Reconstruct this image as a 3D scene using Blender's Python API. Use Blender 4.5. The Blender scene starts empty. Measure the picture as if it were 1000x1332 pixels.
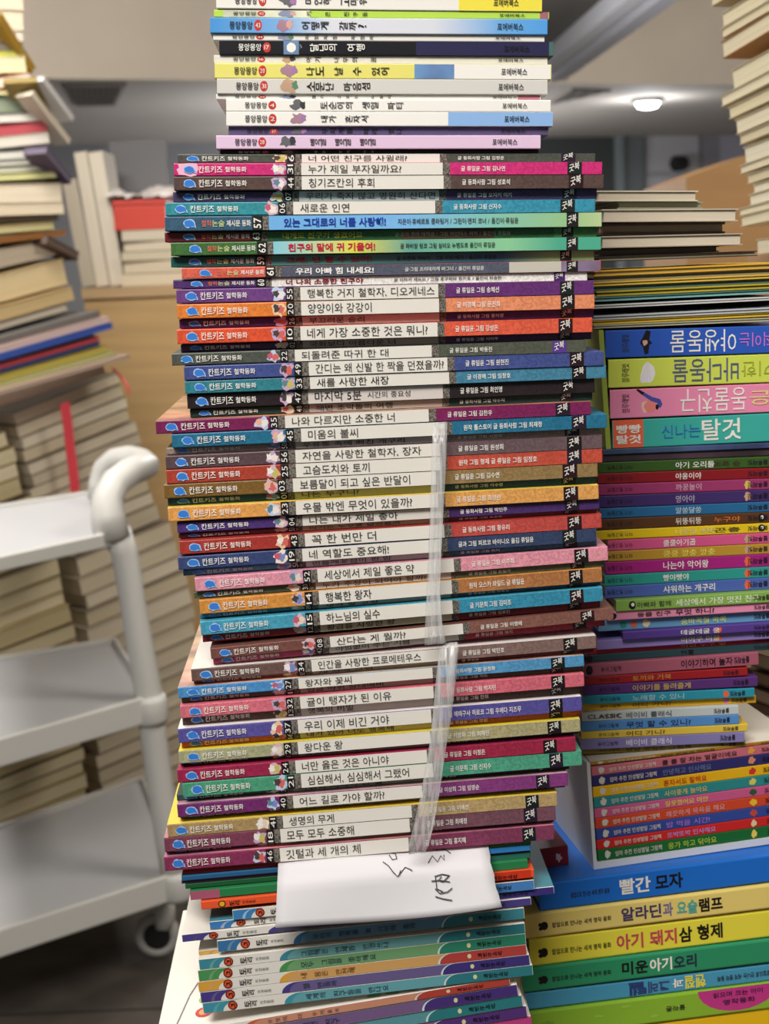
import bpy, bmesh, math, random
from mathutils import Vector, Matrix
random.seed(7)
SC = bpy.context.scene
COL = SC.collection

# ------------------------------------------------------------------ camera
CAM_H, PITCH, ROLL, F = 1.4, math.atan(316 / 2000), 0.04, 2000.0
fw = Vector((0, math.cos(PITCH), -math.sin(PITCH)))
up0 = Vector((0, math.sin(PITCH), math.cos(PITCH)))
rt0 = Vector((1, 0, 0))
RT = rt0 * math.cos(ROLL) - up0 * math.sin(ROLL)
UP = up0 * math.cos(ROLL) + rt0 * math.sin(ROLL)
CAM = Vector((0, 0, CAM_H))
cd = bpy.data.cameras.new('camera')
cam = bpy.data.objects.new('camera', cd)
COL.objects.link(cam)
m3 = Matrix((RT, UP, -fw)).transposed()
cam.matrix_world = Matrix.Translation(CAM) @ m3.to_4x4()
cd.sensor_fit = 'HORIZONTAL'
cd.sensor_width = 36
cd.lens = 72
cd.clip_start = 0.02
cd.clip_end = 200
cd.dof.use_dof = True
cd.dof.focus_distance = 0.98
cd.dof.aperture_fstop = 17
SC.camera = cam

# ------------------------------------------------------------------ world, lights, exposure
w = bpy.data.worlds.new('room_air')
SC.world = w
w.use_nodes = True
w.node_tree.nodes['Background'].inputs[0].default_value = (1.0, 0.97, 0.93, 1)
w.node_tree.nodes['Background'].inputs[1].default_value = 0.15


def area(name, loc, target, sx, sy, power, color=(1, 1, 1)):
    l = bpy.data.lights.new(name, 'AREA')
    l.shape = 'RECTANGLE'
    l.size, l.size_y, l.energy, l.color = sx, sy, power, color
    o = bpy.data.objects.new(name, l)
    COL.objects.link(o)
    o.location = loc
    o.rotation_euler = (Vector(target) - Vector(loc)).to_track_quat('-Z', 'Y').to_euler()
    return o


area('ceiling_panel_light', (-0.45, -0.5, 2.95), (0.05, 0.9, 1.0), 1.4, 0.8, 82, (1.0, 0.96, 0.9))
area('ceiling_panel_light', (-1.1, 2.8, 3.0), (-1.1, 3.0, 0.9), 1.2, 0.6, 70, (1.0, 0.95, 0.88))
area('ceiling_panel_light', (1.5, 2.1, 3.0), (0.9, 2.0, 1.2), 1.0, 0.6, 40, (1.0, 0.93, 0.82))
area('ceiling_panel_light', (-2.4, 5.2, 3.0), (-1.2, 8.3, 2.6), 1.2, 0.6, 62, (1.0, 0.95, 0.88))
area('ceiling_panel_light', (2.8, 5.6, 3.0), (1.6, 9.4, 2.6), 1.2, 0.6, 75, (1.0, 0.95, 0.88))
SC.view_settings.view_transform = 'Standard'
SC.view_settings.look = 'None'
SC.view_settings.gamma = 1
SC.view_settings.use_curve_mapping = False
SC.view_settings.exposure = 0.0
SC.cycles.use_denoising = True


# ------------------------------------------------------------------ pixel rays of the 1000x1332 frame
def ray(px, py):
    return fw + RT * ((px - 500.0) / F) + UP * ((666.0 - py) / F)


def at_y(px, py, Y):
    d = ray(px, py)
    return CAM + d * (Y / d.y)


def hit(px, py, P, th):
    n = Vector((math.sin(th), -math.cos(th), 0))
    d = ray(px, py)
    return CAM + d * ((Vector(P) - CAM).dot(n) / d.dot(n))


# ------------------------------------------------------------------ materials
MATS = {}


def lin(h):
    h = h.lstrip('#')
    out = []
    for i in (0, 2, 4):
        c = int(h[i:i + 2], 16) / 255
        out.append(c / 12.92 if c <= 0.04045 else ((c + 0.055) / 1.055) ** 2.4)
    return (out[0], out[1], out[2], 1)


def soften(h, k):
    h = h.lstrip('#')
    c = [int(h[i:i + 2], 16) for i in (0, 2, 4)]
    g = .3 * c[0] + .59 * c[1] + .11 * c[2]
    return '#%02x%02x%02x' % tuple(int(round(v + (g - v) * k)) for v in c)


def mat(kind, h, rough=0.45):
    """kind: plain | emboss | pages | art | speck | card | wood | tile | plaster"""
    k = (kind, h, rough)
    if k in MATS:
        return MATS[k]
    m = bpy.data.materials.new('%s_%s' % (kind, h.strip('#')))
    if kind == 'emboss':
        h = soften(h, .14)
    MATS[k] = m
    m.use_nodes = True
    nt = m.node_tree
    b = nt.nodes['Principled BSDF']
    b.inputs['Base Color'].default_value = lin(h)
    b.inputs['Roughness'].default_value = rough
    b.inputs['Specular IOR Level'].default_value = 0.35
    if kind == 'plain':
        return m
    tc = nt.nodes.new('ShaderNodeTexCoord')
    mp = nt.nodes.new('ShaderNodeMapping')
    nt.links.new(tc.outputs['Object'], mp.inputs[0])
    nz = nt.nodes.new('ShaderNodeTexNoise')
    nt.links.new(mp.outputs[0], nz.inputs['Vector'])
    rp = nt.nodes.new('ShaderNodeValToRGB')
    mx = nt.nodes.new('ShaderNodeMix')
    mx.data_type = 'RGBA'
    mx.blend_type = 'MULTIPLY'
    mx.inputs[0].default_value = 1
    mx.inputs[6].default_value = lin(h)
    nt.links.new(rp.outputs[0], mx.inputs[7])
    nt.links.new(mx.outputs[2], b.inputs['Base Color'])
    cfg = {'emboss': ((1, 1, 1), 260, (0.38, 0.62), (0.80, 1.12)),
           'pages': ((3, 3, 900), 1.0, (0.3, 0.7), (0.80, 1.04)),
           'art': ((1, 1, 1), 24, (0.35, 0.65), (0.45, 1.25)),
           'speck': ((1, 1, 1), 900, (0.4, 0.6), (0.35, 1.6)),
           'card': ((1, 1, 6), 5, (0.3, 0.7), (0.9, 1.05)),
           'wood': ((1, 1, 14), 3, (0.3, 0.7), (0.88, 1.05)),
           'tile': ((1, 1, 1), 7, (0.35, 0.65), (0.6, 1.25)),
           'plaster': ((1, 1, 1), 3, (0.2, 0.8), (0.95, 1.03))}[kind]
    mp.inputs['Scale'].default_value = cfg[0]
    nz.inputs['Scale'].default_value = cfg[1]
    nz.inputs['Detail'].default_value = 3
    if kind == 'emboss':
        nz.inputs['Distortion'].default_value = 2.5
    rp.color_ramp.elements[0].position, rp.color_ramp.elements[1].position = cfg[2]
    a, c = cfg[3]
    rp.color_ramp.elements[0].color = (a, a, a, 1)
    rp.color_ramp.elements[1].color = (c, c, c, 1)
    nt.links.new(nz.outputs['Fac'], rp.inputs[0])
    if kind in ('art',):
        hs = nt.nodes.new('ShaderNodeHueSaturation')
        nt.links.new(mx.outputs[2], hs.inputs['Color'])
        n2 = nt.nodes.new('ShaderNodeTexNoise')
        n2.inputs['Scale'].default_value = 11
        nt.links.new(mp.outputs[0], n2.inputs['Vector'])
        mh = nt.nodes.new('ShaderNodeMapRange')
        mh.inputs[3].default_value, mh.inputs[4].default_value = .38, .62
        hs.inputs['Saturation'].default_value = .8
        nt.links.new(n2.outputs['Fac'], mh.inputs[0])
        nt.links.new(mh.outputs[0], hs.inputs['Hue'])
        nt.links.new(hs.outputs[0], b.inputs['Base Color'])
    if kind in ('emboss', 'pages'):
        bp = nt.nodes.new('ShaderNodeBump')
        bp.inputs['Strength'].default_value = 0.25 if kind == 'pages' else 0.12
        bp.inputs['Distance'].default_value = 0.0006
        nt.links.new(nz.outputs['Fac'], bp.inputs['Height'])
        nt.links.new(bp.outputs[0], b.inputs['Normal'])
    return m


def grad(stops, length):
    """a printed colour run along a spine: stops = [(fraction, hex)]"""
    k = ('grad', str(stops), round(length, 3))
    if k in MATS:
        return MATS[k]
    m = bpy.data.materials.new('printed_run')
    MATS[k] = m
    m.use_nodes = True
    nt = m.node_tree
    b = nt.nodes['Principled BSDF']
    b.inputs['Roughness'].default_value = 0.4
    tc = nt.nodes.new('ShaderNodeTexCoord')
    sp = nt.nodes.new('ShaderNodeSeparateXYZ')
    mr = nt.nodes.new('ShaderNodeMapRange')
    mr.inputs[2].default_value = length
    rp = nt.nodes.new('ShaderNodeValToRGB')
    nt.links.new(tc.outputs['Object'], sp.inputs[0])
    nt.links.new(sp.outputs[0], mr.inputs[0])
    nt.links.new(mr.outputs[0], rp.inputs[0])
    nt.links.new(rp.outputs[0], b.inputs['Base Color'])
    els = rp.color_ramp.elements
    while len(els) < len(stops):
        els.new(0.5)
    for e, (p, h) in zip(els, stops):
        e.position = p
        e.color = lin(h)
    return m


# ------------------------------------------------------------------ objects
def props(o, label=None, cat=None, group=None, kind=None):
    for k, v in (('label', label), ('category', cat), ('group', group), ('kind', kind)):
        if v:
            o[k] = v
    return o


def empty(name, M, label=None, cat=None, group=None):
    o = bpy.data.objects.new(name, None)
    o.empty_display_size = 0.02
    COL.objects.link(o)
    o.matrix_world = M
    return props(o, label, cat, group)


class MB:
    def __init__(s):
        s.v, s.f, s.mi, s.mats = [], [], [], []

    def m(s, mt):
        if mt not in s.mats:
            s.mats.append(mt)
        return s.mats.index(mt)

    def poly(s, pts, faces, mt):
        n = len(s.v)
        i = s.m(mt)
        s.v += [tuple(p) for p in pts]
        for f in faces:
            s.f.append([n + k for k in f])
            s.mi.append(i)

    def box(s, a, b, mt):
        (x0, y0, z0), (x1, y1, z1) = a, b
        p = [(x0, y0, z0), (x1, y0, z0), (x1, y1, z0), (x0, y1, z0), (x0, y0, z1), (x1, y0, z1), (x1, y1, z1), (x0, y1, z1)]
        s.poly(p, [(3, 2, 1, 0), (4, 5, 6, 7), (0, 1, 5, 4), (1, 2, 6, 5), (2, 3, 7, 6), (3, 0, 4, 7)], mt)

    def quad(s, x0, x1, z0, z1, y, mt):
        s.poly([(x0, y, z0), (x1, y, z0), (x1, y, z1), (x0, y, z1)], [(0, 1, 2, 3)], mt)

    def disc(s, cx, cz, rx, rz, y, mt, n=16, wob=0, seed=0):
        r = random.Random(seed)
        pts = []
        for k in range(n):
            a = 2 * math.pi * k / n
            q = 1 + wob * (r.random() - 0.5) * 2
            pts.append((cx + rx * q * math.cos(a), y, cz + rz * q * math.sin(a)))
        s.poly(pts, [tuple(range(n))], mt)

    def tube(s, pts, r, mt, n=10, closed_ends=True):
        pts = [Vector(p) for p in pts]
        rings = []
        rr = r if isinstance(r, (list, tuple)) else [r] * len(pts)
        prev = None
        for i, p in enumerate(pts):
            t = (pts[min(i + 1, len(pts) - 1)] - pts[max(i - 1, 0)]).normalized()
            if prev is None:
                a = t.orthogonal().normalized()
            else:
                a = (prev - t * prev.dot(t)).normalized()
            prev = a
            b = t.cross(a)
            rings.append([p + (a * math.cos(2 * math.pi * k / n) + b * math.sin(2 * math.pi * k / n)) * rr[i] for k in range(n)])
        V = [q for R in rings for q in R]
        Fs = []
        for i in range(len(rings) - 1):
            for k in range(n):
                Fs.append((i * n + k, i * n + (k + 1) % n, (i + 1) * n + (k + 1) % n, (i + 1) * n + k))
        if closed_ends:
            Fs.append(tuple(reversed(range(n))))
            Fs.append(tuple((len(rings) - 1) * n + k for k in range(n)))
        s.poly(V, Fs, mt)

    def build(s, name, parent=None, M=None, smooth=False, bevel=0, label=None):
        me = bpy.data.meshes.new(name)
        me.from_pydata(s.v, [], s.f)
        for mt in s.mats:
            me.materials.append(mt)
        for p, i in zip(me.polygons, s.mi):
            p.material_index = i
            p.use_smooth = smooth
        me.update()
        o = bpy.data.objects.new(name, me)
        COL.objects.link(o)
        if parent is not None:
            o.parent = parent
        if M is not None:
            o.matrix_world = M
        if bevel:
            md = o.modifiers.new('bevel', 'BEVEL')
            md.width = bevel
            md.segments = 2
            md.limit_method = 'ANGLE'
        if label:
            o['label'] = label
        return o


# ------------------------------------------------------------------ lettering
_fc = bpy.data.curves.new('lettering_source', 'FONT')
_fo = bpy.data.objects.new('lettering_source', _fc)
_fc.resolution_u = 2
_fc.size = 1
GC = {}
TC = {}


def glyph(c, bold):
    """outline of one character, laid out once per weight"""
    if (c, bold) not in GC:
        _fc.body = c
        _fc.offset = bold
        me = _fo.to_mesh()
        GC[c, bold] = ([(v.co.x, v.co.y) for v in me.vertices], [tuple(p.vertices) for p in me.polygons])
        _fo.to_mesh_clear()
    return GC[c, bold]


def glyphs(s, bold=0.0):
    bold = min((0.0, 0.012, 0.026), key=lambda q: abs(q - bold))
    k = (s, bold)
    if k not in TC:
        vs, fs, x = [], [], 0.0
        for c in s:
            if c == ' ':
                x += 0.3
                continue
            V, Fc = glyph(c, bold)
            if not V:
                continue
            n = len(vs)
            lo, hi = min(v[0] for v in V), max(v[0] for v in V)
            if ord(c) > 0x3000:
                vs += [(x + a, b) for a, b in V]
                x += 0.92
            else:
                vs += [(x + a - lo + .03, b) for a, b in V]
                x += hi - lo + 0.1
            fs += [tuple(n + j for j in f) for f in Fc]
        if not vs:
            TC[k] = ([], [], 1, 1)
        else:
            x0, x1 = min(v[0] for v in vs), max(v[0] for v in vs)
            y0, y1 = min(v[1] for v in vs), max(v[1] for v in vs)
            TC[k] = ([(a - x0, b - y0) for a, b in vs], fs, x1 - x0, y1 - y0)
    return TC[k]


def put_text(mb, s, x0, x1, zc, h, y, mt, bold=0.0, rot=0, skew=0.0):
    """lettering on a spine between x0 and x1 (x1 None: natural width), centred on height zc"""
    if rot == 90:                                   # each character turned a quarter, running left to right
        n = len(s)
        w = ((x1 - x0) / n) if x1 else h * 1.15
        for i, c in enumerate(s):
            if c == ' ':
                continue
            V, Fs, gw, gh = glyphs(c, bold)
            cx = x0 + w * (i + 0.5)
            k = min(h / max(gw, 0.55), w * 0.92 / max(gh, 0.5))
            mb.poly([(cx - (b - gh / 2) * k, y, zc + (a - gw / 2) * k) for a, b in V], Fs, mt)
        return
    if rot == 91:                                   # the whole word turned a quarter (reads bottom to top)
        V, Fs, gw, gh = glyphs(s, bold)
        kx, ky = (x1 - x0) / gh, h / gw
        mb.poly([(x0 + (gh - b) * kx, y, zc + (a - gw / 2) * ky) for a, b in V], Fs, mt)
        return
    V, Fs, gw, gh = glyphs(s, bold)
    if not V:
        return
    ky = h / gh
    kx = (x1 - x0) / gw if x1 else ky
    if rot == 180:
        xe = x0 + gw * kx
        mb.poly([(xe - a * kx, y, zc - (b - gh / 2) * ky) for a, b in V], Fs, mt)
    else:
        mb.poly([(x0 + a * kx, y, zc + (b - gh / 2) * ky + skew * a * kx) for a, b in V], Fs, mt)


# ------------------------------------------------------------------ books
def frame(PL, PR):
    """local frame of a book: x along its front edge, y into its depth, z up"""
    x = (PR - PL).normalized()
    y = Vector((-x.y, x.x, 0)).normalized()
    z = x.cross(y).normalized()
    return Matrix(((x.x, y.x, z.x, PL.x), (x.y, y.y, z.y, PL.y), (x.z, y.z, z.z, PL.z), (0, 0, 0, 1)))


def settle(PL, PR, T, D, prev):
    """lowers the top of a book until it clears the underside of the one above; returns PL, PR, T"""
    if prev is None:
        return PL, PR, T
    P0, n, ends = prev
    M = frame(PL, PR)
    y = Vector((M.col[1].x, M.col[1].y, 0)) * D
    worst = 0
    for c in (PL, PR, PL + y, PR + y):
        zp = P0.z - (n.x * (c.x - P0.x) + n.y * (c.y - P0.y)) / n.z
        worst = max(worst, c.z - zp)
    worst = min(worst + .00005, T * .6) if worst > 0 else 0
    s = Vector((0, 0, worst))
    return PL - s, PR - s, T - worst


def underside(M):
    return (M.translation.copy(), M.col[2].xyz.copy(), None)


WHITE_PAGES = '#d9d2c4'


def book(name, M, L, D, T, spine, boards=None, pages=WHITE_PAGES, bt=0.0007, flip=False, r=0.0006, inset=0.0015, bmax=0.2, label=None, cat='book', group=None):
    """M: bottom-left of the face that looks at us. flip: fore-edge towards us instead of the spine."""
    root = empty(name, M, label, cat, group)
    bt = min(bt, T * bmax)
    r = min(r, T * 0.2)
    boards = boards or spine
    out = [(D, 0), (r, 0), (r * .3, r * .3), (0, r), (0, T - r), (r * .3, T - r * .3), (r, T), (D, T)]
    inn = [(D, T - bt), (2 * bt, T - bt), (2 * bt, bt), (D, bt)]
    prof = out + inn
    n = len(prof)
    if flip:
        prof = [(D - a, b) for a, b in prof]
    mb = MB()
    V = [(0, a, b) for a, b in prof] + [(L, a, b) for a, b in prof]
    for i in range(n):
        j = (i + 1) % n
        f = (i, j, n + j, n + i) if flip else (n + i, n + j, j, i)
        q = [V[k] for k in f]
        mb.poly(q, [(0, 1, 2, 3)], spine if 1 <= i <= 5 else boards)
    caps = [(0, 1, 10, 11), (1, 2, 3, 4, 9, 10), (4, 5, 6, 9), (6, 7, 8, 9)]
    for c in caps:
        a = [V[k] for k in c]
        b = [V[n + k] for k in c]
        mb.poly(a, [tuple(range(len(c)))], boards)
        mb.poly(b, [tuple(reversed(range(len(c))))], boards)
    mb.build('cover', root)
    pg = MB()
    y0, y1 = (inset, D - 2 * bt) if flip else (2 * bt, D - inset)
    pg.box((inset, y0, bt), (L - inset, y1, T - bt), mat('pages', pages, 0.8))
    pg.build('pages', root)
    return root


def prints(root, ops, L, T, xL, xR):
    """ops use the pixel columns of the photograph along the spine; heights as fractions of the thickness"""
    def X(p):
        return (p - xL) / (xR - xL) * L
    parts = {}
    cur = 'spine_print'
    for i, o in enumerate(ops):
        if o[0] == 'part':
            cur = o[1]
            continue
        key = 'lettering' if o[0] == 't' and cur == 'spine_print' else cur
        mb = parts.setdefault(key, MB())
        yy = -0.00006 - 0.00002 * i
        if o[0] == 'p':                             # panel x0 x1 material [z0 z1]
            z0, z1 = (o[4], o[5]) if len(o) > 4 else (0.02, 0.98)
            mb.quad(X(o[1]), X(o[2]), z0 * T, z1 * T, yy, o[3])
        elif o[0] == 'b':                           # blob cx zc rx rz(frac) material
            rx = o[3] / (xR - xL) * L
            mb.disc(X(o[1]), o[2] * T, rx, min(o[4] * T, min(o[2], 1 - o[2]) * T * 0.98), yy, o[5], 14, 0.22 if len(o) < 7 else o[6], i + int(o[1]))
        elif o[0] == 'q':                           # free polygon [(px, frac)] material
            mb.poly([(X(a), yy, b * T) for a, b in o[1]], [tuple(range(len(o[1])))], o[2])
        elif o[0] == 't':                           # text x0 x1 string material zc h bold rot
            bold = o[7] if len(o) > 7 else 0.0
            rot = o[8] if len(o) > 8 else 0
            put_text(mb, o[3], X(o[1]), X(o[2]) if o[2] else None, o[5] * T, o[6] * T, -0.0004 - 0.00002 * i, o[4], bold, rot, o[9] if len(o) > 9 else 0)
    for key, mb in parts.items():
        if mb.f:
            mb.build(key.split('#')[0], root)


ORD = ['topmost', 'second', 'third', 'fourth', 'fifth', 'sixth', 'seventh', 'eighth', 'ninth', 'tenth', 'eleventh', 'twelfth', 'thirteenth',
       'fourteenth', 'fifteenth', 'sixteenth', 'seventeenth', 'eighteenth', 'nineteenth', 'twentieth', 'twenty-first', 'twenty-second',
       'twenty-third', 'twenty-fourth', 'twenty-fifth', 'twenty-sixth', 'twenty-seventh', 'twenty-eighth', 'twenty-ninth', 'thirtieth',
       'thirty-first', 'thirty-second', 'thirty-third', 'thirty-fourth', 'thirty-fifth', 'thirty-sixth', 'thirty-seventh', 'thirty-eighth',
       'thirty-ninth', 'fortieth']
W = mat('plain', '#f2efe8', 0.5)
K = mat('plain', '#181416', 0.5)
INK = mat('plain', '#3a3634', 0.6)
LAB = mat('plain', '#e9e5dc', 0.5)
SPECK = mat('speck', '#6e6860', 0.6)
BLOB = mat('plain', '#3a7fd6', 0.4)
RED = mat('plain', '#c83a34', 0.4)


# ------------------------------------------------------------------ the room
def struct(mb, name, **k):
    o = mb.build(name, **k)
    o['kind'] = 'structure'
    return o


def slab(name, a, b, mt):
    mb = MB()
    mb.box(a, b, mt)
    return struct(mb, name)


slab('floor', (-6, -3, -0.1), (7, 36, 0), mat('tile', '#4b4540', 0.5))
mb = MB()
for k in range(-8, 10):
    mb.box((k * 0.6 - 0.323, -3, 0.0), (k * 0.6 - 0.317, 24, 0.0012), mat('plain', '#2c2826', 0.8))
for k in range(-4, 40):
    mb.box((-6, k * 0.6 - 0.203, 0.0), (7, k * 0.6 - 0.197, 0.0012), mat('plain', '#2c2826', 0.8))
struct(mb, 'floor_tile_joints')
CEIL = mat('plaster', '#cfc6ba', 0.8)
SOFF = mat('plaster', '#cdc2b8', 0.8)
slab('ceiling', (-6, -3, 3.1), (7, 16, 3.2), CEIL)
# the lower ceiling behind a bulkhead that crosses the shop
A, B = at_y(120, 103, 8.4), at_y(850, 109, 9.7)
zs = (A.z + B.z) / 2
d = (B - A)
A2, B2 = A - d * 1.3, B + d * 1.1
mb = MB()
mb.poly([(A2.x, A2.y, zs), (B2.x, B2.y, zs), (B2.x, B2.y, 3.1), (A2.x, A2.y, 3.1),
         (A2.x, A2.y + .1, zs), (B2.x, B2.y + .1, zs), (B2.x, B2.y + .1, 3.1), (A2.x, A2.y + .1, 3.1)],
        [(0, 1, 2, 3), (5, 4, 7, 6), (0, 4, 5, 1), (3, 2, 6, 7), (0, 3, 7, 4), (1, 5, 6, 2)], mat('plaster', '#d8cbbb', 0.8))
struct(mb, 'wall_bulkhead')
mb = MB()
mb.poly([(A2.x, A2.y + .1, zs), (B2.x, B2.y + .1, zs), (B2.x, 36, zs), (A2.x, 36, zs),
         (A2.x, A2.y + .1, zs + .06), (B2.x, B2.y + .1, zs + .06), (B2.x, 36, zs + .06), (A2.x, 36, zs + .06)],
        [(3, 2, 1, 0), (4, 5, 6, 7), (0, 1, 5, 4), (1, 2, 6, 5), (2, 3, 7, 6), (3, 0, 4, 7)], SOFF)
struct(mb, 'ceiling_lower')


def hit_z(px, py, Z):
    dd = ray(px, py)
    return CAM + dd * ((Z - CAM.z) / dd.z)


W1, W2 = hit_z(190, 187, zs), hit_z(790, 179, zs)
wd_ = (W2 - W1).normalized()
THW = math.atan2(wd_.y, wd_.x)
WN = Vector((math.sin(THW), -math.cos(THW), 0))


def wall_slab(name, P, Q, proud, mt, z0=0, z1=2.8):
    mb = MB()
    a, b, c, e = P + WN * proud, Q + WN * proud, Q - WN * .1, P - WN * .1
    mb.poly([(p.x, p.y, z) for z in (z0, z1) for p in (a, b, c, e)], [(3, 2, 1, 0), (4, 5, 6, 7), (0, 1, 5, 4), (1, 2, 6, 5), (2, 3, 7, 6), (3, 0, 4, 7)], mt)
    return struct(mb, name)


wall_slab('wall_back', W1 - wd_ * 14, W2 + wd_ * 14, 0, mat('plaster', '#8a888a', 0.8))


def wall_pt(px, py, proud=0):
    return hit(px, py, W1 + WN * proud, THW)


def wall_seg(name, x0, x1, mt, proud):
    wall_slab(name, wall_pt(x0, 215, proud) - WN * proud, wall_pt(x1, 215, proud) - WN * proud, proud, mt, 0, zs)


wall_seg('trim_1', 806, 812, mat('plain', '#8d9496', .6), .16)
wall_seg('trim_2', 812, 838, mat('plain', '#7e8486', .6), .12)
wall_seg('wall_white_panel', 840, 909, mat('plain', '#d4d2d4', .6), .08)
wall_seg('wall_lilac_panel', 909, 936, mat('plain', '#a9a5ad', .6), .06)
wall_seg('wall_side_panel', 936, 985, mat('plain', '#c8c6d2', .6), .06)
wall_seg('wall_dark_panel', 640, 806, mat('plain', '#4e5351', .6), .06)
# round fixture on the white panel
c = wall_pt(880, 213, .08)
ra = 10.5 * c.y / F
N = 20
ring = [(math.cos(2 * math.pi * k / N), math.sin(2 * math.pi * k / N)) for k in range(N)]
V = [c + wd_ * (p * ra) + Vector((0, 0, q * ra)) for p, q in ring] + [c + WN * .12 + wd_ * (p * ra * .8) + Vector((0, 0, q * ra * .8)) for p, q in ring]
mb = MB()
mb.poly(V, [tuple(N + k for k in range(N))] + [(k, (k + 1) % N, N + (k + 1) % N, N + k) for k in range(N)], mat('plain', '#2a2828', .6))
o = mb.build('wall_fixture')
props(o, 'small round black fixture on the far white wall panel', 'fixture')
a_, b_ = wall_pt(842, 227, .08), wall_pt(907, 226, .08)
wall_slab('trim_3', a_ - WN * .08, b_ - WN * .08, .11, mat('plain', '#b8b6ba', .6), a_.z - .02, a_.z + .02)

# hanging light rail and dark bulk beside it
RA, RB_ = at_y(716, 97, 7.4), at_y(866, -12, 5.15)
zr = (RA.z + RB_.z) / 2
rd = Vector((RB_.x - RA.x, RB_.y - RA.y, 0)).normalized()
rn = Vector((-rd.y, rd.x, 0))
if rn.x < 0:
    rn = -rn


def bar(mb, s0, s1, t0, t1, z0, z1, mt):
    o = Vector((RA.x, RA.y, 0))
    c = [o + rd * s + rn * t for s, t in ((s0, t0), (s1, t0), (s1, t1), (s0, t1))]
    mb.poly([(p.x, p.y, z) for z in (z0, z1) for p in c], [(0, 1, 2, 3), (7, 6, 5, 4), (0, 4, 5, 1), (1, 5, 6, 2), (2, 6, 7, 3), (3, 7, 4, 0)], mt)


LR_ = (Vector((RB_.x, RB_.y, 0)) - Vector((RA.x, RA.y, 0))).length + .6
root = empty('ceiling_rail', Matrix.Translation((0, 0, 0)), 'long white double ceiling rail running back above the shop on the right', 'ceiling rail')
for t0, t1, z0, c in ((-.085, -.02, 0, '#efecee'), (.03, .1, 0, '#e8e5e9')):
    mb = MB()
    bar(mb, -.2, LR_, t0, t1, zr + z0, zr + .1, mat('plain', c, .5))
    mb.build('rail_profile', root)
mb = MB()
bar(mb, -.2, LR_, -.02, .03, zr + .04, zr + .1, mat('plain', '#7d7878', .6))
mb.build('rail_channel', root)
for q in (.2, 1.6, 3.0):
    mb = MB()
    bar(mb, q, q + .02, -.01, .01, zr + .1, 3.1, mat('plain', '#8f8a8a', .5))
    mb.build('hanger', root)
mb = MB()
o_ = Vector((RA.x, RA.y, 0))
c = [o_ + rd * -.2 - rn * .1, o_ + rd * LR_ - rn * .1, o_ + rd * LR_ - rn * 1.2, o_ + rd * -.2 - rn * 1.2]
mb.poly([(p.x, p.y, z) for z in (zr + .06, zr + .12) for p in c], [(0, 1, 2, 3), (7, 6, 5, 4), (0, 4, 5, 1), (1, 5, 6, 2), (2, 6, 7, 3), (3, 7, 4, 0)], mat('plaster', '#575048', .8))
o = mb.build('ceiling_dark_panel')
o['kind'] = 'structure'

# downlight in the lower ceiling, then added unseen fill lights
EM = bpy.data.materials.new('lamp_glow')
EM.use_nodes = True
EM.node_tree.nodes['Principled BSDF'].inputs['Emission Color'].default_value = (0.93, 0.97, 1, 1)
EM.node_tree.nodes['Principled BSDF'].inputs['Emission Strength'].default_value = 14


def lamp_at(c, power=9, drop=.2):
    pl = bpy.data.lights.new('downlight_or_fill', 'POINT')
    pl.energy, pl.shadow_soft_size = power, .05
    pl.color = (.92, .96, 1)
    po = bpy.data.objects.new('downlight_or_fill', pl)
    COL.objects.link(po)
    po.location = (c.x, c.y, zs - drop)


def downlight(px, py, label):
    c = hit_z(px, py, zs)
    r = empty('downlight', Matrix.Translation((c.x, c.y, zs)), label, 'ceiling light', 'downlights in the lower ceiling')
    a = MB()
    n = 20
    ring = [(math.cos(2 * math.pi * k / n), math.sin(2 * math.pi * k / n)) for k in range(n)]
    a.poly([(p * .11, q * .11, 0) for p, q in ring] + [(p * .11, q * .11, -.03) for p, q in ring] + [(p * .08, q * .08, -.03) for p, q in ring],
           [(k, n + k, n + (k + 1) % n, (k + 1) % n) for k in range(n)] + [(n + k, 2 * n + k, 2 * n + (k + 1) % n, n + (k + 1) % n) for k in range(n)], mat('plain', '#9a9896', .4))
    a.build('trim_ring', r)
    b = MB()
    b.poly([(p * .082, q * .082, -.028) for p, q in ring] + [(p * .06, q * .06, -.058) for p, q in ring] + [(0, 0, -.07)],
           [(k, n + k, n + (k + 1) % n, (k + 1) % n) for k in range(n)] + [(n + k, 2 * n, n + (k + 1) % n) for k in range(n)], EM)
    b.build('lamp_lens', r)
    lamp_at(c)
    return c


c0 = downlight(842, 128, 'round glowing downlight in the low ceiling to the right of the tall stack')


for a, b in ((420, 128), (560, 150), (480, 165)):      # added fill lights, hidden behind the tall stack, to brighten the far walls
    lamp_at(hit_z(a, b, zs), 34, .8)
lamp_at(Vector((.12, 5.2, 0)), 24, zs - 1.72)       # added unseen light behind the tall stack, brightens the rail's underside
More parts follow.
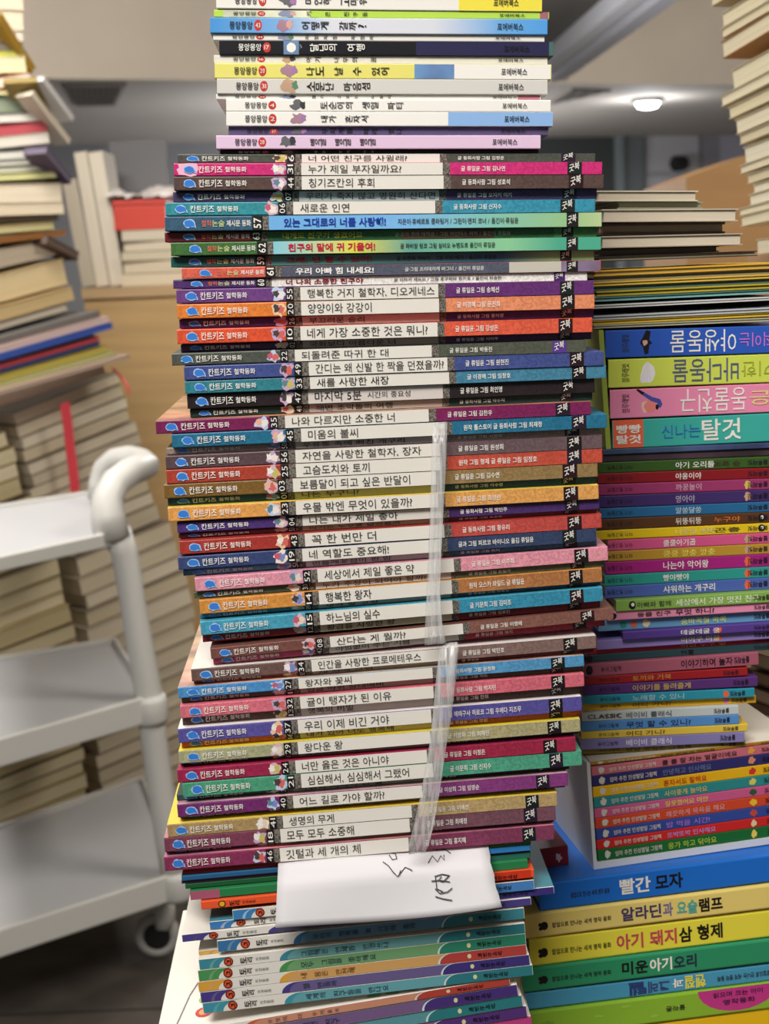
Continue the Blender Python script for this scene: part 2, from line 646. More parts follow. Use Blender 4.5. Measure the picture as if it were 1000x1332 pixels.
# ceiling vents
def vent(pts, label, bars=9):
    P = [hit_z(a, b, zs - .012) for a, b in pts]
    root = empty('ceiling_vent', Matrix.Translation(P[0]), label, 'ceiling vent')
    L = [p - P[0] for p in P]
    a = MB()
    dz = Vector((0, 0, .012))
    a.poly(L + [q + dz for q in L], [(3, 2, 1, 0), (0, 1, 5, 4), (1, 2, 6, 5), (2, 3, 7, 6), (3, 0, 4, 7)], mat('plain', '#9a8f86', .7))
    a.build('frame', root)
    b = MB()
    for k in range(bars):
        t0, t1 = .05 + .9 * (k + .1) / bars, .05 + .9 * (k + .55) / bars
        q = [L[0].lerp(L[1], t0), L[0].lerp(L[1], t1), L[3].lerp(L[2], t1), L[3].lerp(L[2], t0)]
        q = [q[0].lerp(q[3], .08), q[1].lerp(q[2], .08), q[2].lerp(q[1], .08), q[3].lerp(q[0], .08)]
        b.poly([v - Vector((0, 0, .004)) for v in q], [(0, 1, 2, 3)], mat('plain', '#3b3531', .7))
    b.build('slat', root)


vent([(84, 111), (165, 110), (150, 138), (100, 139)], 'dark slatted square vent in the low ceiling at upper left')
vent([(744, 117), (795, 119), (762, 126), (712, 137)], 'dark triangular-looking vent in the low ceiling right of the tall stack', 3)
# ------------------------------------------------------------------ the tall middle stack
PM, THM = (0.0, 0.95, 0.0), math.radians(2)
NM = Vector((math.sin(THM), -math.cos(THM), 0))
SLOPE = [(-20, .012), (20, .006), (120, .003), (200, -.002), (300, -.012), (400, -.025), (480, -.036), (545, -.045), (660, -.053), (740, -.074), (840, -.092),
         (880, -.080), (1120, -.083), (1180, -.10), (1240, -.112), (1322, -.118), (1342, -.165), (1420, -.17)]


def slope_at(y):
    for (a, b), (c, d) in zip(SLOPE, SLOPE[1:]):
        if y <= c:
            return b + (d - b) * (y - a) / (c - a)
    return SLOPE[-1][1]


class Pile:
    """lays books one under another so that each rests on the next; the front edges follow the photograph"""

    def __init__(s, P, th, xc, slope=slope_at, free_y=470, omin=-.012, omax=.03, depth=.2):
        s.P, s.th, s.xc, s.slope, s.free_y = Vector(P), th, xc, slope, free_y
        s.n = Vector((math.sin(th), -math.cos(th), 0))
        s.Z = None
        s.prev, s.depth, s.front = None, depth, 0
        s.o = 0
        s.omin, s.omax = omin, omax

    def place(s, xL, xR, yT, yB, rec=False, sl=None, exact=False, off=None):
        sl = s.slope(yT) if sl is None else sl
        yc = yT + sl * (s.xc - xL)
        d = ray(s.xc, yc)
        base = (s.P - CAM).dot(s.n) / d.dot(s.n)
        z0 = CAM.z + d.z * base
        o = 0
        if rec:
            o = s.o
        elif s.Z is not None and not exact and yc > s.free_y:
            t = (s.Z - CAM.z) / d.z
            o = (CAM + d * t - s.P).dot(s.n)
            o = 0 if o < .003 else min(s.omax, o)
            s.o = o
        else:
            s.o = 0
        if off is not None:
            o = off
        s.front = o if not rec else s.front
        Pp = s.P + s.n * o
        PL, PR = hit(xL, yT, Pp, s.th), hit(xR, yT + sl * (xR - xL), Pp, s.th)
        if rec:                                     # set back behind the faces of its neighbours, at the same height
            Pr = Pp - s.n * (rec if rec is not True else .0065)
            for q, x, y in ((PL, xL, yT), (PR, xR, yT + sl * (xR - xL))):
                r = hit(x, y, Pr, s.th)
                q.x, q.y = r.x, r.y
        a, b = hit(s.xc, yc, Pp, s.th), hit(s.xc, yc + yB - yT, Pp, s.th)
        T = a.z - b.z
        s.Z = b.z
        if not exact:
            PL, PR, T = settle(PL, PR, T, s.depth, s.prev)
        M = frame(PL, PR)
        M.translation = PL - M.to_3x3() @ Vector((0, 0, T - .00012))
        s.prev = underside(M)
        return M, (PR - PL).length, T - .00012


CN = 'centre stack'
pile = Pile(PM, THM, 490)

# --- white rhyme picture books on top
SER = '몽앙몽앙'
PUB = '포에버북스'
wh = '#eeebe4'
TOP = [
    # xL xR yT yB rec colour title titlecolour words extra
    (281, 705, -12, 11, 0, wh, '미안해 고마워', K, 'white', [('p', 596, 705, mat('plain', '#efe04a'))]),
    (278, 714, 11, 22, .001, '#b9dc55', '키 큰 친구들', K, 'lime green', [('p', 290, 402, mat('art', '#e8ecc8')), ('p', 702, 713, mat('art', '#b8585a'))]),
    (273, 712, 22, 43, 0, 'G', '어떻게 갈까?', K, 'sky blue and white', []),
    (277, 708, 43, 52, .002, wh, '자장자장 자장자', K, 'white', []),
    (285, 720, 52, 71, 0, '#191a20', '달님의 여행', W, 'black and navy', [('p', 540, 714, mat('plain', '#23224a')), ('p', 714, 720, mat('plain', '#466a66'))]),
    (278, 712, 71, 82, .002, '#e0ddd6', '아기 나무의 꿈', K, 'pale grey', []),
    (279, 717, 82, 102, 0, '#e9e27a', '나도 날 수 있어', K, 'pale yellow', [('p', 538, 590, mat('art', '#3f9cc8')), ('p', 590, 716, W)]),
    (282, 712, 102, 122, 0, '#d8d5cf', '소문난 마음섬', K, 'light grey', []),
    (281, 703, 122, 129, .002, wh, '딸기 고르는 마술이', K, 'white', [('p', 673, 702, mat('plain', '#c07a88'))]),
    (294, 716, 129, 145, 0, '#f4f2ec', '토순이의 생일 파티', INK, 'bright white', []),
    (294, 719, 145, 164, 0, '#f4f2ec', '내가 혼자서', K, 'white and light blue', [('p', 582, 719, mat('plain', '#8fb8ea'))]),
    (297, 713, 164, 176, .003, '#5a5075', '무지개를 따라 왔나', K, 'dark violet', []),
    (281, 703, 176, 194, 0, '#e6c8e4', '뱅글 뱅글 뱅글', INK, 'lilac pink', []),
    (286, 700, 194, 200, .006, '#1d1718', '깊은 밤에 나와', W, 'black', []),
]
CIRC = ['41', '42', '43', '44', '17', '16', '20', '31', '33', '4', '2', '27', '28', '30']
prev = None
for i, (xL, xR, yT, yB, rec, colr, title, tc, wd, extra) in enumerate(TOP):
    M, L, T = pile.place(xL, xR, yT, yB, rec)
    sm = grad([(0, '#3f93d8'), (.22, '#7fb2e6'), (.36, '#dcdfe8'), (.66, '#dadde6'), (.86, '#6aaae6'), (1, '#4f9fe6')], L) if colr == 'G' else mat('plain', colr, .35)
    lb = '%s picture book, %s of the thin rhyme books topping the centre stack' % (wd, ORD[i])
    b = book('picture_book', M, L, .19, T, sm, label=lb, cat='book', group='white rhyme picture books on top', r=.0005)
    k = (xR - xL) / 440
    lw = W if wd.startswith('black') else K
    ops = list(extra)
    r_ = random.Random(i)
    ops += [('part', 'number_badge'), ('b', xL + 62 * k, .5, 5.2, .36, RED, .03), ('t', xL + 59 * k, xL + 65 * k, CIRC[i], W, .5, .3), ('part', 'picture'), ('b', xL + 96 * k, .5, 9, .38, mat('art', r_.choice(['#b07a90', '#8a8fb8', '#c8a070', '#6a6a70'])), .4),
            ('b', xL + 103 * k, .55, 4, .3, mat('plain', r_.choice(['#d8a8a0', '#5a8a68', '#3a3a40', '#a878b0'])), .3)]
    if wd.startswith('black and'):
        ops += [('p', xL + 84 * k, xL + 104 * k, mat('art', '#4f78b8')), ('b', xL + 94 * k, .5, 6, .34, W, .05)]
    ops += [('part', 'spine_print'), ('t', xL + 25 * k, xL + 55 * k, SER, lw, .5, .5, .012),
            ('t', xL + (118 if i < 8 else 126) * k, xL + (118 + 12.2 * len(title)) * k, title, tc, .5, .62, .014, 90),
            ('t', xL + 374 * k, xL + 408 * k, PUB, K, .5, .46, .012)]
    prints(b, ops, L, T, xL, xR)

# --- the numbered philosophy storybooks
NAME1, NAME2 = '칸트키즈', '철학동화'
S2 = ('논술형', )
# number, xL, xR, yT, yB, recess, left colour, right colour, label colour, title, author line, colour words, extra
D = [
    ('6', 231, 774, 200, 212, .003, '#4d5249', '', '', '너 어떤 친구를 사귈래?', '글 동화사람 그림 김정운', 'dark olive', ''),
    ('31', 226, 783, 212, 229, 0, '#e2287c', '', '', '누가 제일 부자일까요?', '글 류일윤 그림 김나연', 'hot pink', ''),
    ('44', 226, 785, 229, 248, 0, '#5e4540', '', '', '칭기즈칸의 후회', '글 동화사람 그림 성효석', 'dark brown', ''),
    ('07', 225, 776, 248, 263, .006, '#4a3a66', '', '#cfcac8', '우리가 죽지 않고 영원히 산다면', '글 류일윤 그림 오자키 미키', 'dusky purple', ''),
    ('06', 215, 774, 263, 281, 0, '#2c97a4', '#2f98b8', '', '새로운 인연', '글 동화사람 그림 신지수', 'teal', ''),
    ('57', 214, 783, 281, 301, 0, '#35607e', '#a8cf8a', '#74b2ea', '있는 그대로의 너를 사랑해!', '지은이·휴베르트 쿨라팅거 / 그린이·멘치 코너 / 옮긴이·류일윤', 'slate blue', 'S1'),
    ('63', 214, 776, 301, 315, .006, '#7d1f2a', '#4a8f52', '#2f6f48', '내게도 친구가 생겼어요', '글·로라 주마 메켁센 / 그림 마인더스 리치 / 옮긴이 류일윤', 'dark red', 'S2'),
    ('62', 222, 782, 315, 333, 0, '#3f7336', '#4fae92', '#8cc9c0', '친구의 말에 귀 기울여!', '글 파비앙 링코 그림 실비오 뉴펜도르 옮긴이 류일윤', 'leaf green', 'S3'),
    ('59', 222, 773, 333, 348, .006, '#17625f', '#86b882', '#448a88', '그래, 넌 할 수 있어!', '글 외전매 허바커 · 그림 마틴 베이 / 옮긴이 류일윤', 'dark teal', 'S3'),
    ('61', 236, 781, 348, 363, 0, '#ea5f4c', '#6d5a78', '#565c70', '우리 아빠 힘 내세요!', '글·그림 프리데리케 바그너 / 옮긴이 류일윤', 'salmon red', 'S4'),
    ('60', 225, 764, 363, 376, .002, '#553072', '#f0ede6', '#efece4', '너 나의 소중한 친구야', '글 이자키 세쓰오 / 그림 후쿠하라 유키오 / 옮긴이 박승한', 'white and purple', 'S5'),
    ('55', 229, 772, 376, 395, 0, '#75408c', '#6c2f7c', '', '행복한 거지 철학자, 디오게네스', '글 류일윤 그림 송혜선', 'purple', ''),
    ('20', 230, 773, 395, 415, 0, '#f27f2a', '#f28c5e', '', '양양이와 강강이', '글 이경혜 그림 문진희', 'orange', ''),
    ('26', 233, 772, 415, 428, .006, '#54246a', '', '#d9c2bd', '부끄러운 승리', '글 동화사람 그림 황치영', 'deep purple', ''),
    ('10', 230, 770, 428, 448, 0, '#f0502a', '#f05a3c', '', '네게 가장 소중한 것은 뭐니?', '글 류일윤 그림 강성은', 'vermilion', ''),
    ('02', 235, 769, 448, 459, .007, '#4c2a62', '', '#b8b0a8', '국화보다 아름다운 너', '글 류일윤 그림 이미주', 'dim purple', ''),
    ('22', 223, 762, 459, 476, 0, '#4f564c', '#555a4c', '', '되돌려준 따귀 한 대', '글 류일윤 그림 박동진', 'grey green', 'P'),
    ('49', 239, 785, 476, 495, 0, '#42539a', '', '', '간디는 왜 신발 한 짝을 던졌을까?', '글 류일윤 그림 원현진', 'indigo blue', 'L'),
    ('33', 240, 788, 495, 513, .001, '#2c8796', '#3f87a8', '', '새를 사랑한 새장', '글 이경혜 그림 임창호', 'sea blue', ''),
    ('47', 243, 773, 513, 533, .004, '#2a2024', '', '#d8cfca', '마지막 5분   시간의 중요성', '글 류일윤 그림 최인영', 'near black', 'L'),
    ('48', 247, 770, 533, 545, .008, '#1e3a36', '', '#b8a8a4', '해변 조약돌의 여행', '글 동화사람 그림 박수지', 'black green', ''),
    ('35', 202, 768, 545, 565, 0, '#841f58', '#86205c', '', '나와 다르지만 소중한 너', '글 류일윤 그림 김찬우', 'maroon', ''),
    ('45', 223, 789, 565, 583, 0, '#1f749c', '', '', '미움의 불씨', '원작 톨스토이 글 동화사람 그림 최재정', 'peacock blue', ''),
    ('50', 217, 780, 583, 593, .005, '#9a887a', '', '#cfc8be', '우유통 속에 빠진 개구리', '글 류일윤 그림 서영희', 'taupe', ''),
    ('56', 215, 783, 593, 611, 0, '#5f474e', '#6d565c', '', '자연을 사랑한 철학자, 장자', '글 류일윤 그림 원성희', 'dark mauve', 'L'),
    ('25', 216, 783, 611, 630, 0, '#bd3f2c', '#d24d38', '', '고슴도치와 토끼', '원작 그림 형제 글 류일윤 그림 임정호', 'brick red', ''),
    ('03', 213, 777, 630, 649, 0, '#865f28', '#9a7a48', '', '보름달이 되고 싶은 반달이', '글 류일윤 그림 김수연', 'ochre brown', 'L'),
    ('01', 218, 775, 649, 660, .006, '#264a68', '', '#c8c490', '나는 누구니?', '글 동화사람 그림 이수영', 'deep blue', ''),
    ('23', 218, 778, 660, 679, 0, '#f0a24a', '#eaa24e', '', '우물 밖엔 무엇이 있을까?', '글 류일윤 그림 최양란', 'amber', ''),
    ('04', 230, 779, 679, 695, .003, '#4f3280', '#4c2f72', '#dcd8d0', '나는 내가 제일 좋아', '글 동화사람 그림 박인주', 'violet', ''),
    ('53', 232, 776, 695, 703, .007, '#7a2c38', '', '#c4c09c', '아기는 누구를 닮았을까', '글 류일윤 그림 조은영', 'wine red', ''),
    ('43', 233, 782, 703, 722, 0, '#b8362e', '#cf4a42', '', '꼭 한 번만 더', '글 동화사람 그림 황유리', 'scarlet', ''),
    ('19', 231, 775, 722, 742, 0, '#3a4a82', '#36466c', '', '네 역할도 중요해!', '글과 그림 피르코 바이니오 옮김 류일윤', 'navy', ''),
    ('51', 238, 776, 742, 752, .006, '#4a8cae', '#3a6a82', '#d2cdc6', '민들레꽃섬이 핀 밤', '글 류일윤 그림 최지', 'steel blue', ''),
    ('52', 253, 790, 752, 770, 0, '#eb96ac', '#ec93a6', '', '세상에서 제일 좋은 약', '글 류일윤 그림 이주희', 'candy pink', ''),
    ('30', 252, 785, 770, 781, .004, '#4d5e4a', '#5c6a50', '#dedad2', '누가 주장이 되어야 할까?', '글 류일윤 그림 손일국', 'moss green', 'L'),
    ('14', 259, 782, 781, 800, .001, '#e29236', '#b9743e', '', '행복한 왕자', '원작 오스카 와일드 글 류일윤', 'golden orange', ''),
    ('09', 260, 780, 800, 808, .007, '#2a7fa4', '#1f5f86', '#a8b8b2', '새가 살 고향', '글 류일윤 그림 박정은', 'cobalt teal', ''),
    ('15', 260, 783, 808, 827, 0, '#3fa6c8', '#2f93b8', '', '하느님의 실수', '글 키문희 그림 김미조', 'turquoise', ''),
    ('12', 263, 780, 827, 839, .006, '#a02c38', '#8a1f2c', '#d5d2b0', '황금을 사랑한 왕', '글 류일윤 그림 김효진', 'crimson brown', ''),
    ('08', 273, 797, 839, 858, 0, '#7f4d44', '#8a594c', '', '산다는 게 뭘까?', '글 류일윤 그림 이영배', 'chestnut', 'L'),
    ('42', 277, 786, 858, 868, .006, '#b93a62', '#b82f44', '#cfc8c0', '아낌없이 주는 기쁨', '글 류일윤 그림 정지', 'raspberry', ''),
    ('34', 248, 775, 868, 887, 0, '#73564f', '#876a64', '', '인간을 사랑한 프로메테우스', '글 류일윤 그림 박민호', 'cocoa brown', 'L'),
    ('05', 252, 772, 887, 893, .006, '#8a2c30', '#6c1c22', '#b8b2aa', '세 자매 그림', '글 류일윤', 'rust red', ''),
    ('27', 231, 759, 893, 909, 0, '#4595da', '#4f9bd2', '', '왕자와 꽃씨', '글 동화사람 그림 문정화', 'bright blue', ''),
    ('11', 236, 757, 909, 918, .006, '#4c5c3e', '#4a4f38', '#b8b0a4', '임금 따위 상대배비', '글 류일윤 그림 이도', 'army green', ''),
    ('32', 234, 759, 918, 935, 0, '#e66f82', '#e2667a', '', '귤이 탱자가 된 이유', '글 동화사람 그림 박지민', 'coral pink', ''),
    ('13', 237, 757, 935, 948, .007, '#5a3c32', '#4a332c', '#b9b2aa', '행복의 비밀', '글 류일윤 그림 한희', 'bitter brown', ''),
    ('37', 231, 756, 948, 967, 0, '#5c54ac', '#5a52a8', '', '우리 이제 비긴 거야', '글 애매구사 히로코 그림 우에다 지즈무', 'periwinkle', 'L'),
    ('16', 236, 756, 967, 977, .006, '#d8642c', '#b9542a', '#cfc48a', '내가 있어 너도 행복해', '글 류일윤 그림 장원', 'burnt orange', ''),
    ('29', 232, 754, 977, 994, 0, '#adae82', '#b2a878', '', '왕다운 왕', '글 키영희 그림 최해진', 'khaki', ''),
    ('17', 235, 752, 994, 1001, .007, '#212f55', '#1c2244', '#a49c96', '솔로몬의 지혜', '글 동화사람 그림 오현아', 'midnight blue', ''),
    ('24', 230, 748, 1001, 1019, 0, '#ae2450', '#ad2448', '', '너만 옳은 것은 아니야', '글 류일윤 그림 이정은', 'cherry red', ''),
    ('21', 237, 756, 1019, 1038, 0, '#46a67e', '#4aa987', '', '심심해서, 심심해서 그랬어', '글 이문희 그림 신지수', 'mint green', 'L'),
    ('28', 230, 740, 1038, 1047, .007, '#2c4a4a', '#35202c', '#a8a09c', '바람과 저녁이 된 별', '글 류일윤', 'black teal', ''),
    ('40', 230, 738, 1047, 1064, 0, '#7c2c74', '#8f3a86', '', '어느 길로 가야 할까?', '글 이상희 그림 임영순', 'plum purple', ''),
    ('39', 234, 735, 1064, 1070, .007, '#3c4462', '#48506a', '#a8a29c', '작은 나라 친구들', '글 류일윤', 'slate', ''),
    ('41', 217, 724, 1073, 1090, 0, '#b3935c', '#bfa068', '', '생명의 무게', '글 류일윤 그림 이예진', 'sand yellow', ''),
    ('18', 213, 722, 1090, 1109, 0, '#86405a', '#7d4e5e', '', '모두 모두 소중해', '글 류일윤 그림 최예정', 'dusty plum', 'L'),
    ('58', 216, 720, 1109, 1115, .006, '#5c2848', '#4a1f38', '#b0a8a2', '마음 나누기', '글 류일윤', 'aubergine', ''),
    ('46', 213, 720, 1115, 1134, 0, '#93305c', '#8a3a5e', '', '깃털과 세 개의 체', '글 류일윤 그림 홍지혜', 'raspberry maroon', ''),
]
TOPART = {'35': '#d88a40', '27': '#e8b490', '41': '#ecd850', '37': '#f0efea', '29': '#ead23c', '34': '#efece6', '40': '#e0a0a8', '23': '#f2e24a', '18': '#e58a88', '46': '#d87a8c'}
LN = {}
for i, (num, xL, xR, yT, yB, rec, c1, c2, lc, title, auth, words, ex) in enumerate(D):
    M, L, T = pile.place(xL, xR, yT, yB, rec, {'08': -.10, '42': -.10, '34': -.083, '05': -.08}.get(num))
    m1 = mat('emboss', c1, .38)
    m2 = mat('emboss', c2 or c1, .38)
    if rec and rec > .003:
        lb = '%s storybook set back in the centre stack under the %s one' % (words, D[i - 1][11])
    else:
        lb = '%s storybook with spine number %s in the tall centre stack' % (words, num)
    art = mat('plain', TOPART[num], .4) if num in ('37', '41', '29', '23', '34') else (mat('art', TOPART[num], .4) if num in TOPART else m1)
    b = book('storybook', M, L, .19, T, m1, art, label=lb, cat='book', group='numbered storybooks in the centre stack')
    k = (xR - xL) / 556.0
    X = lambda f: xL + f * (xR - xL)
    r_ = random.Random(i * 7 + 3)
    ops = []
    sp = ex.startswith('S')
    n0, n1 = (.198, .222) if sp else (.260, .279)
    if sp:
        ops += [('part', 'title_label'), ('p', X(n1), X(.236), SPECK)]
        lm = mat('emboss', lc, .4)
        ops.append(('p', X(.236), X(1) - .8, lm))
        if ex == 'S1':
            ops.append(('p', X(.236), X(1) - .8, grad([(0, '#6aaee8'), (.55, '#7cbcf0'), (.75, '#86c8b8'), (.92, '#9cc890'), (1, '#c0d49a')], L)))
        elif ex == 'S3':
            ops.append(('p', X(.236), X(1) - .8, grad([(0, c1), (.24, '#8ccfe0' if num == '62' else lc), (.42, '#e2dc50' if num == '62' else lc), (.55, '#66a89a' if num == '62' else '#3f7a84'), (.78, '#8fd0a0' if num == '62' else '#2f5f7c'), (.9, c2), (1, c2)], L)))
        elif ex == 'S2':
            ops += [('p', X(.545), X(.76), mat('art', '#6a4038')), ('p', X(.9), X(1) - .8, mat('emboss', c2, .4))]
        elif ex == 'S4':
            ops += [('p', X(.78), X(.905), mat('plain', '#c9c4b8', .5)), ('p', X(.905), X(1) - .8, mat('art', '#8a6f96'))]
        ops.append(('part', 'spine_print'))
        tcol = {'57': mat('plain', '#1d3fa0'), '63': mat('plain', '#b9b840'), '62': mat('plain', '#c8203c'), '59': mat('plain', '#8c1f3a'), '61': W, '60': mat('plain', '#8a1428')}[num]
        acol = {'57': INK, '63': mat('plain', '#b8b4a8'), '62': K, '59': mat('plain', '#22303c'), '61': mat('plain', '#e0ddd6'), '60': K}[num]
        ops += [('t', X(.083), X(.106), '철학', mat('plain', '#d8705a'), .5, .44, .012), ('t', X(.107), X(.135), '논술', mat('plain', '#c8d090'), .5, .44, .012),
                ('t', X(.14), X(.195), '제시문 동화', W, .5, .44, .012),
                ('t', X(.27), X(.27 + .0155 * len(title)), title, tcol, .5, .62, .02),
                ('t', X(.53), X(.53 + min(.0079 * len(auth), .375)), auth, acol, .5, .4, .008),
                ('part', 'number_tag'), ('p', X(n0), X(n1), K), ('t', X(n0) + 2, X(n1) - 2, num, W, .5, .72, .008, 91), ('part', 'publisher_seal'),
                ('p', X(.918), X(.945), K if num != '60' else mat('plain', '#4c2466')), ('t', X(.921), X(.940), '굿북', W, .46, .55, .012, 0, .35), ('part', 'spine_print')]
        bx = .055
    else:
        p1, p2 = .225, .26
        ops.append(('part', 'picture'))
        ops.append(('b', X(.243), .5, 9 * k, .46, mat('art', r_.choice(['#c8a0b0', '#d8b080', '#a8b8d8', '#e0d0c0', '#b890b8'])), .35))
        ops.append(('b', X(.247), .45, 5 * k, .3, mat('plain', r_.choice(['#e8d8c8', '#d86a60', '#7a90c8', '#f0e8e0', '#c8c060'])), .35))
        ops.append(('b', X(.236), .55, 4 * k, .26, mat('plain', r_.choice(['#c8607a', '#e8b8a0', '#60889a', '#f4efe8', '#4a4440'])), .35))
        big = ex == 'L'
        l0, l1 = .295, .625
        ops += [('part', 'label_edge#1'), ('p', X(.279), X(.295), SPECK), ('part', 'label_edge#2'), ('p', X(l1), X(.642), SPECK), ('part', 'spine_art'), ('p', X(.642), X(1) - .9, m2), ('part', 'title_label'), ('p', X(l0), X(l1), mat('plain', lc, .5) if lc else LAB),
                ('part', 'number_tag'), ('p', X(n0), X(n1), K), ('t', X(n0) + 1.6, X(n1) - 1.6, num, W, .5, .74, .006, 91), ('part', 'spine_print')]
        wid = {True: .0205, False: .0222}[big]
        parts = title.split('   ')
        wt = min((.0190 if len(parts[0]) < 12 else .0181) * len(parts[0]), l1 - l0 - .025)
        ops.append(('t', X(l0 + .016), X(l0 + .016 + wt), parts[0], INK if not rec else K, .5, .66, .004))
        if len(parts) > 1:
            ops.append(('t', X(l0 + .016 + wt + .015), X(l0 + .016 + wt + .12), parts[1], INK, .48, .42, .004))
        ops.append(('t', X(.668), X(.668 + .0086 * len(auth)), auth, W, .5, .42, .008))
        sm = mat('plain', '#5a3a92') if ex == 'P' else mat('plain', r_.choice(['#1c1416', '#241a2c', '#2a1218', '#16201e']))
        ops += [('part', 'publisher_seal'), ('p', X(.918), X(.952), sm), ('t', X(.922), X(.946), '굿북', W, .46, .6, .012, 0, .35), ('part', 'spine_print')]
        ops += [('t', X(.057), X(.112), NAME1, W, .5, .56, .018), ('t', X(.118), X(.168), NAME2, W, .5, .42, .012)]
        bx = .035
    ops += [('part', 'emblem'), ('b', X(bx), .5, 7.4, .31, mat('plain', '#a8c8ee'), .12), ('q', [(X(bx) + 3, .3), (X(bx) + 9, .2), (X(bx) + 8, .48)], mat('plain', '#a8c8ee')), ('b', X(bx), .5, 6.2, .25, BLOB, .12), ('q', [(X(bx) + 3.6, .34), (X(bx) + 7.8, .26), (X(bx) + 6.2, .5)], BLOB)]
    if num == '31':
        ops.insert(0, ('b', X(.03), .5, 16, .49, mat('plain', '#f2b8d4'), .3))
    prints(b, ops, L, T, xL, xR)
    LN[num] = (round(L, 4), round(T * 1e3, 1), round(pile.front * 1e3, 1))
MAIN_Z, MAIN_O = pile.Z, pile.front

# ------------------------------------------------------------------ thin board books and the swoosh-spined set under the middle stack
LOW = [
    # xL xR yT yB rec colours words
    (238, 690, 1134, 1141, .004, '#8a1f1c', 'dark red', 'red'),
    (236, 690, 1141, 1149, .003, '#2a5f8c', 'dark blue', 'blue'),
    (236, 688, 1149, 1154, .005, '#4c2a48', 'dark plum', 'plum'),
    (241, 690, 1154, 1161, .005, '#1f5a34', 'deep green', 'green'),
    (247, 686, 1161, 1173, .002, '#2a7f4c', 'green and pink', 'gp'),
    (261, 694, 1173, 1184, 0, '#ea5a30', 'orange red', 'or'),
]
for i, (xL, xR, yT, yB, rec, c, wd, key) in enumerate(LOW):
    M, L, T = pile.place(xL, xR, yT, yB, rec)
    b = book('board_book', M, L, .18, T, mat('plain', c, .4), label='%s thin board book, %s below the taped centre stack, beside the paper note' % (wd, ['first', 'second', 'third', 'fourth', 'fifth', 'sixth'][i]),
             group='thin board books under the centre stack')
    ops = []
    if key == 'gp':
        ops = [('p', 247, 285, mat('plain', '#a85a72'))]
    if key == 'or':
        ops = [('p', 610, 690, mat('plain', '#d0391f')), ('b', 288, .5, 5, .45, mat('plain', '#5a3a14'), .05), ('b', 288, .5, 3.4, .3, mat('plain', '#e8b030'), .05), ('t', 297, 312, '토리', K, .5, .6, .014, 90),
               ('t', 314, 332, '자연동화', K, .5, .42, 0, 90), ('t', 640, 672, '책읽는세상', K, .4, .5, .01)]
    if key in ('blue', 'green', 'red'):
        ops = [('p', 630, xR - 1, mat('plain', {'blue': '#2f7cc0', 'green': '#2a6a5a', 'red': '#4a7a38'}[key]))]
    prints(b, ops, L, T, xL, xR)

SW = [
    # xL xR yT yB rec dark light right title words
    (302, 694, 1184, 1197, 0, '#2f86d0', '#8ec4f0', '#3a86d8', '', 'white with a blue swoosh', 0),
    (272, 720, 1197, 1211, .002, '#2f7fd0', '#9ab0d8', '#3a2f8a', '', 'white with a blue swoosh and violet right end', 0),
    (236, 690, 1214, 1226, 0, '#4a3f9a', '#54507a', '#4a3f9a', '', 'violet-tipped white', 0),
    (282, 681, 1224, 1239, 0, '#2f74b4', '#5f96b8', '#2f8a98', '우리의 행복을 늘 기억해 줄래', 'steel blue', 0),
    (258, 681, 1239, 1248, .006, '#d8a030', '#b98a50', '#6a4a2a', '행복한 마음으로', 'dim golden', 0),
    (258, 682, 1248, 1262, 0, '#2f8fa4', '#5fa8a8', '#1f7a84', '그림책은 언제쯤 안경쓰나', 'teal', 0),
    (257, 683, 1262, 1277, 0, '#3f9a4a', '#6aa868', '#1f8a68', '모두 그림을 좋아해요', 'green', 0),
    (257, 684, 1277, 1291, 0, '#e8a024', '#dca050', '#c83a34', '내 몸은 안전해', 'amber and red', 0),
    (260, 688, 1291, 1305, 0, '#4a3a98', '#6a5a98', '#40328a', '뭘 만들까', 'violet', 0),
    (263, 692, 1305, 1319, 0, '#2f9ab4', '#58a8b4', '#1f7f8c', '세계의 친구들을 만나요', 'turquoise', 0),
]
SWW = mat('plain', '#e6e2da', .4)


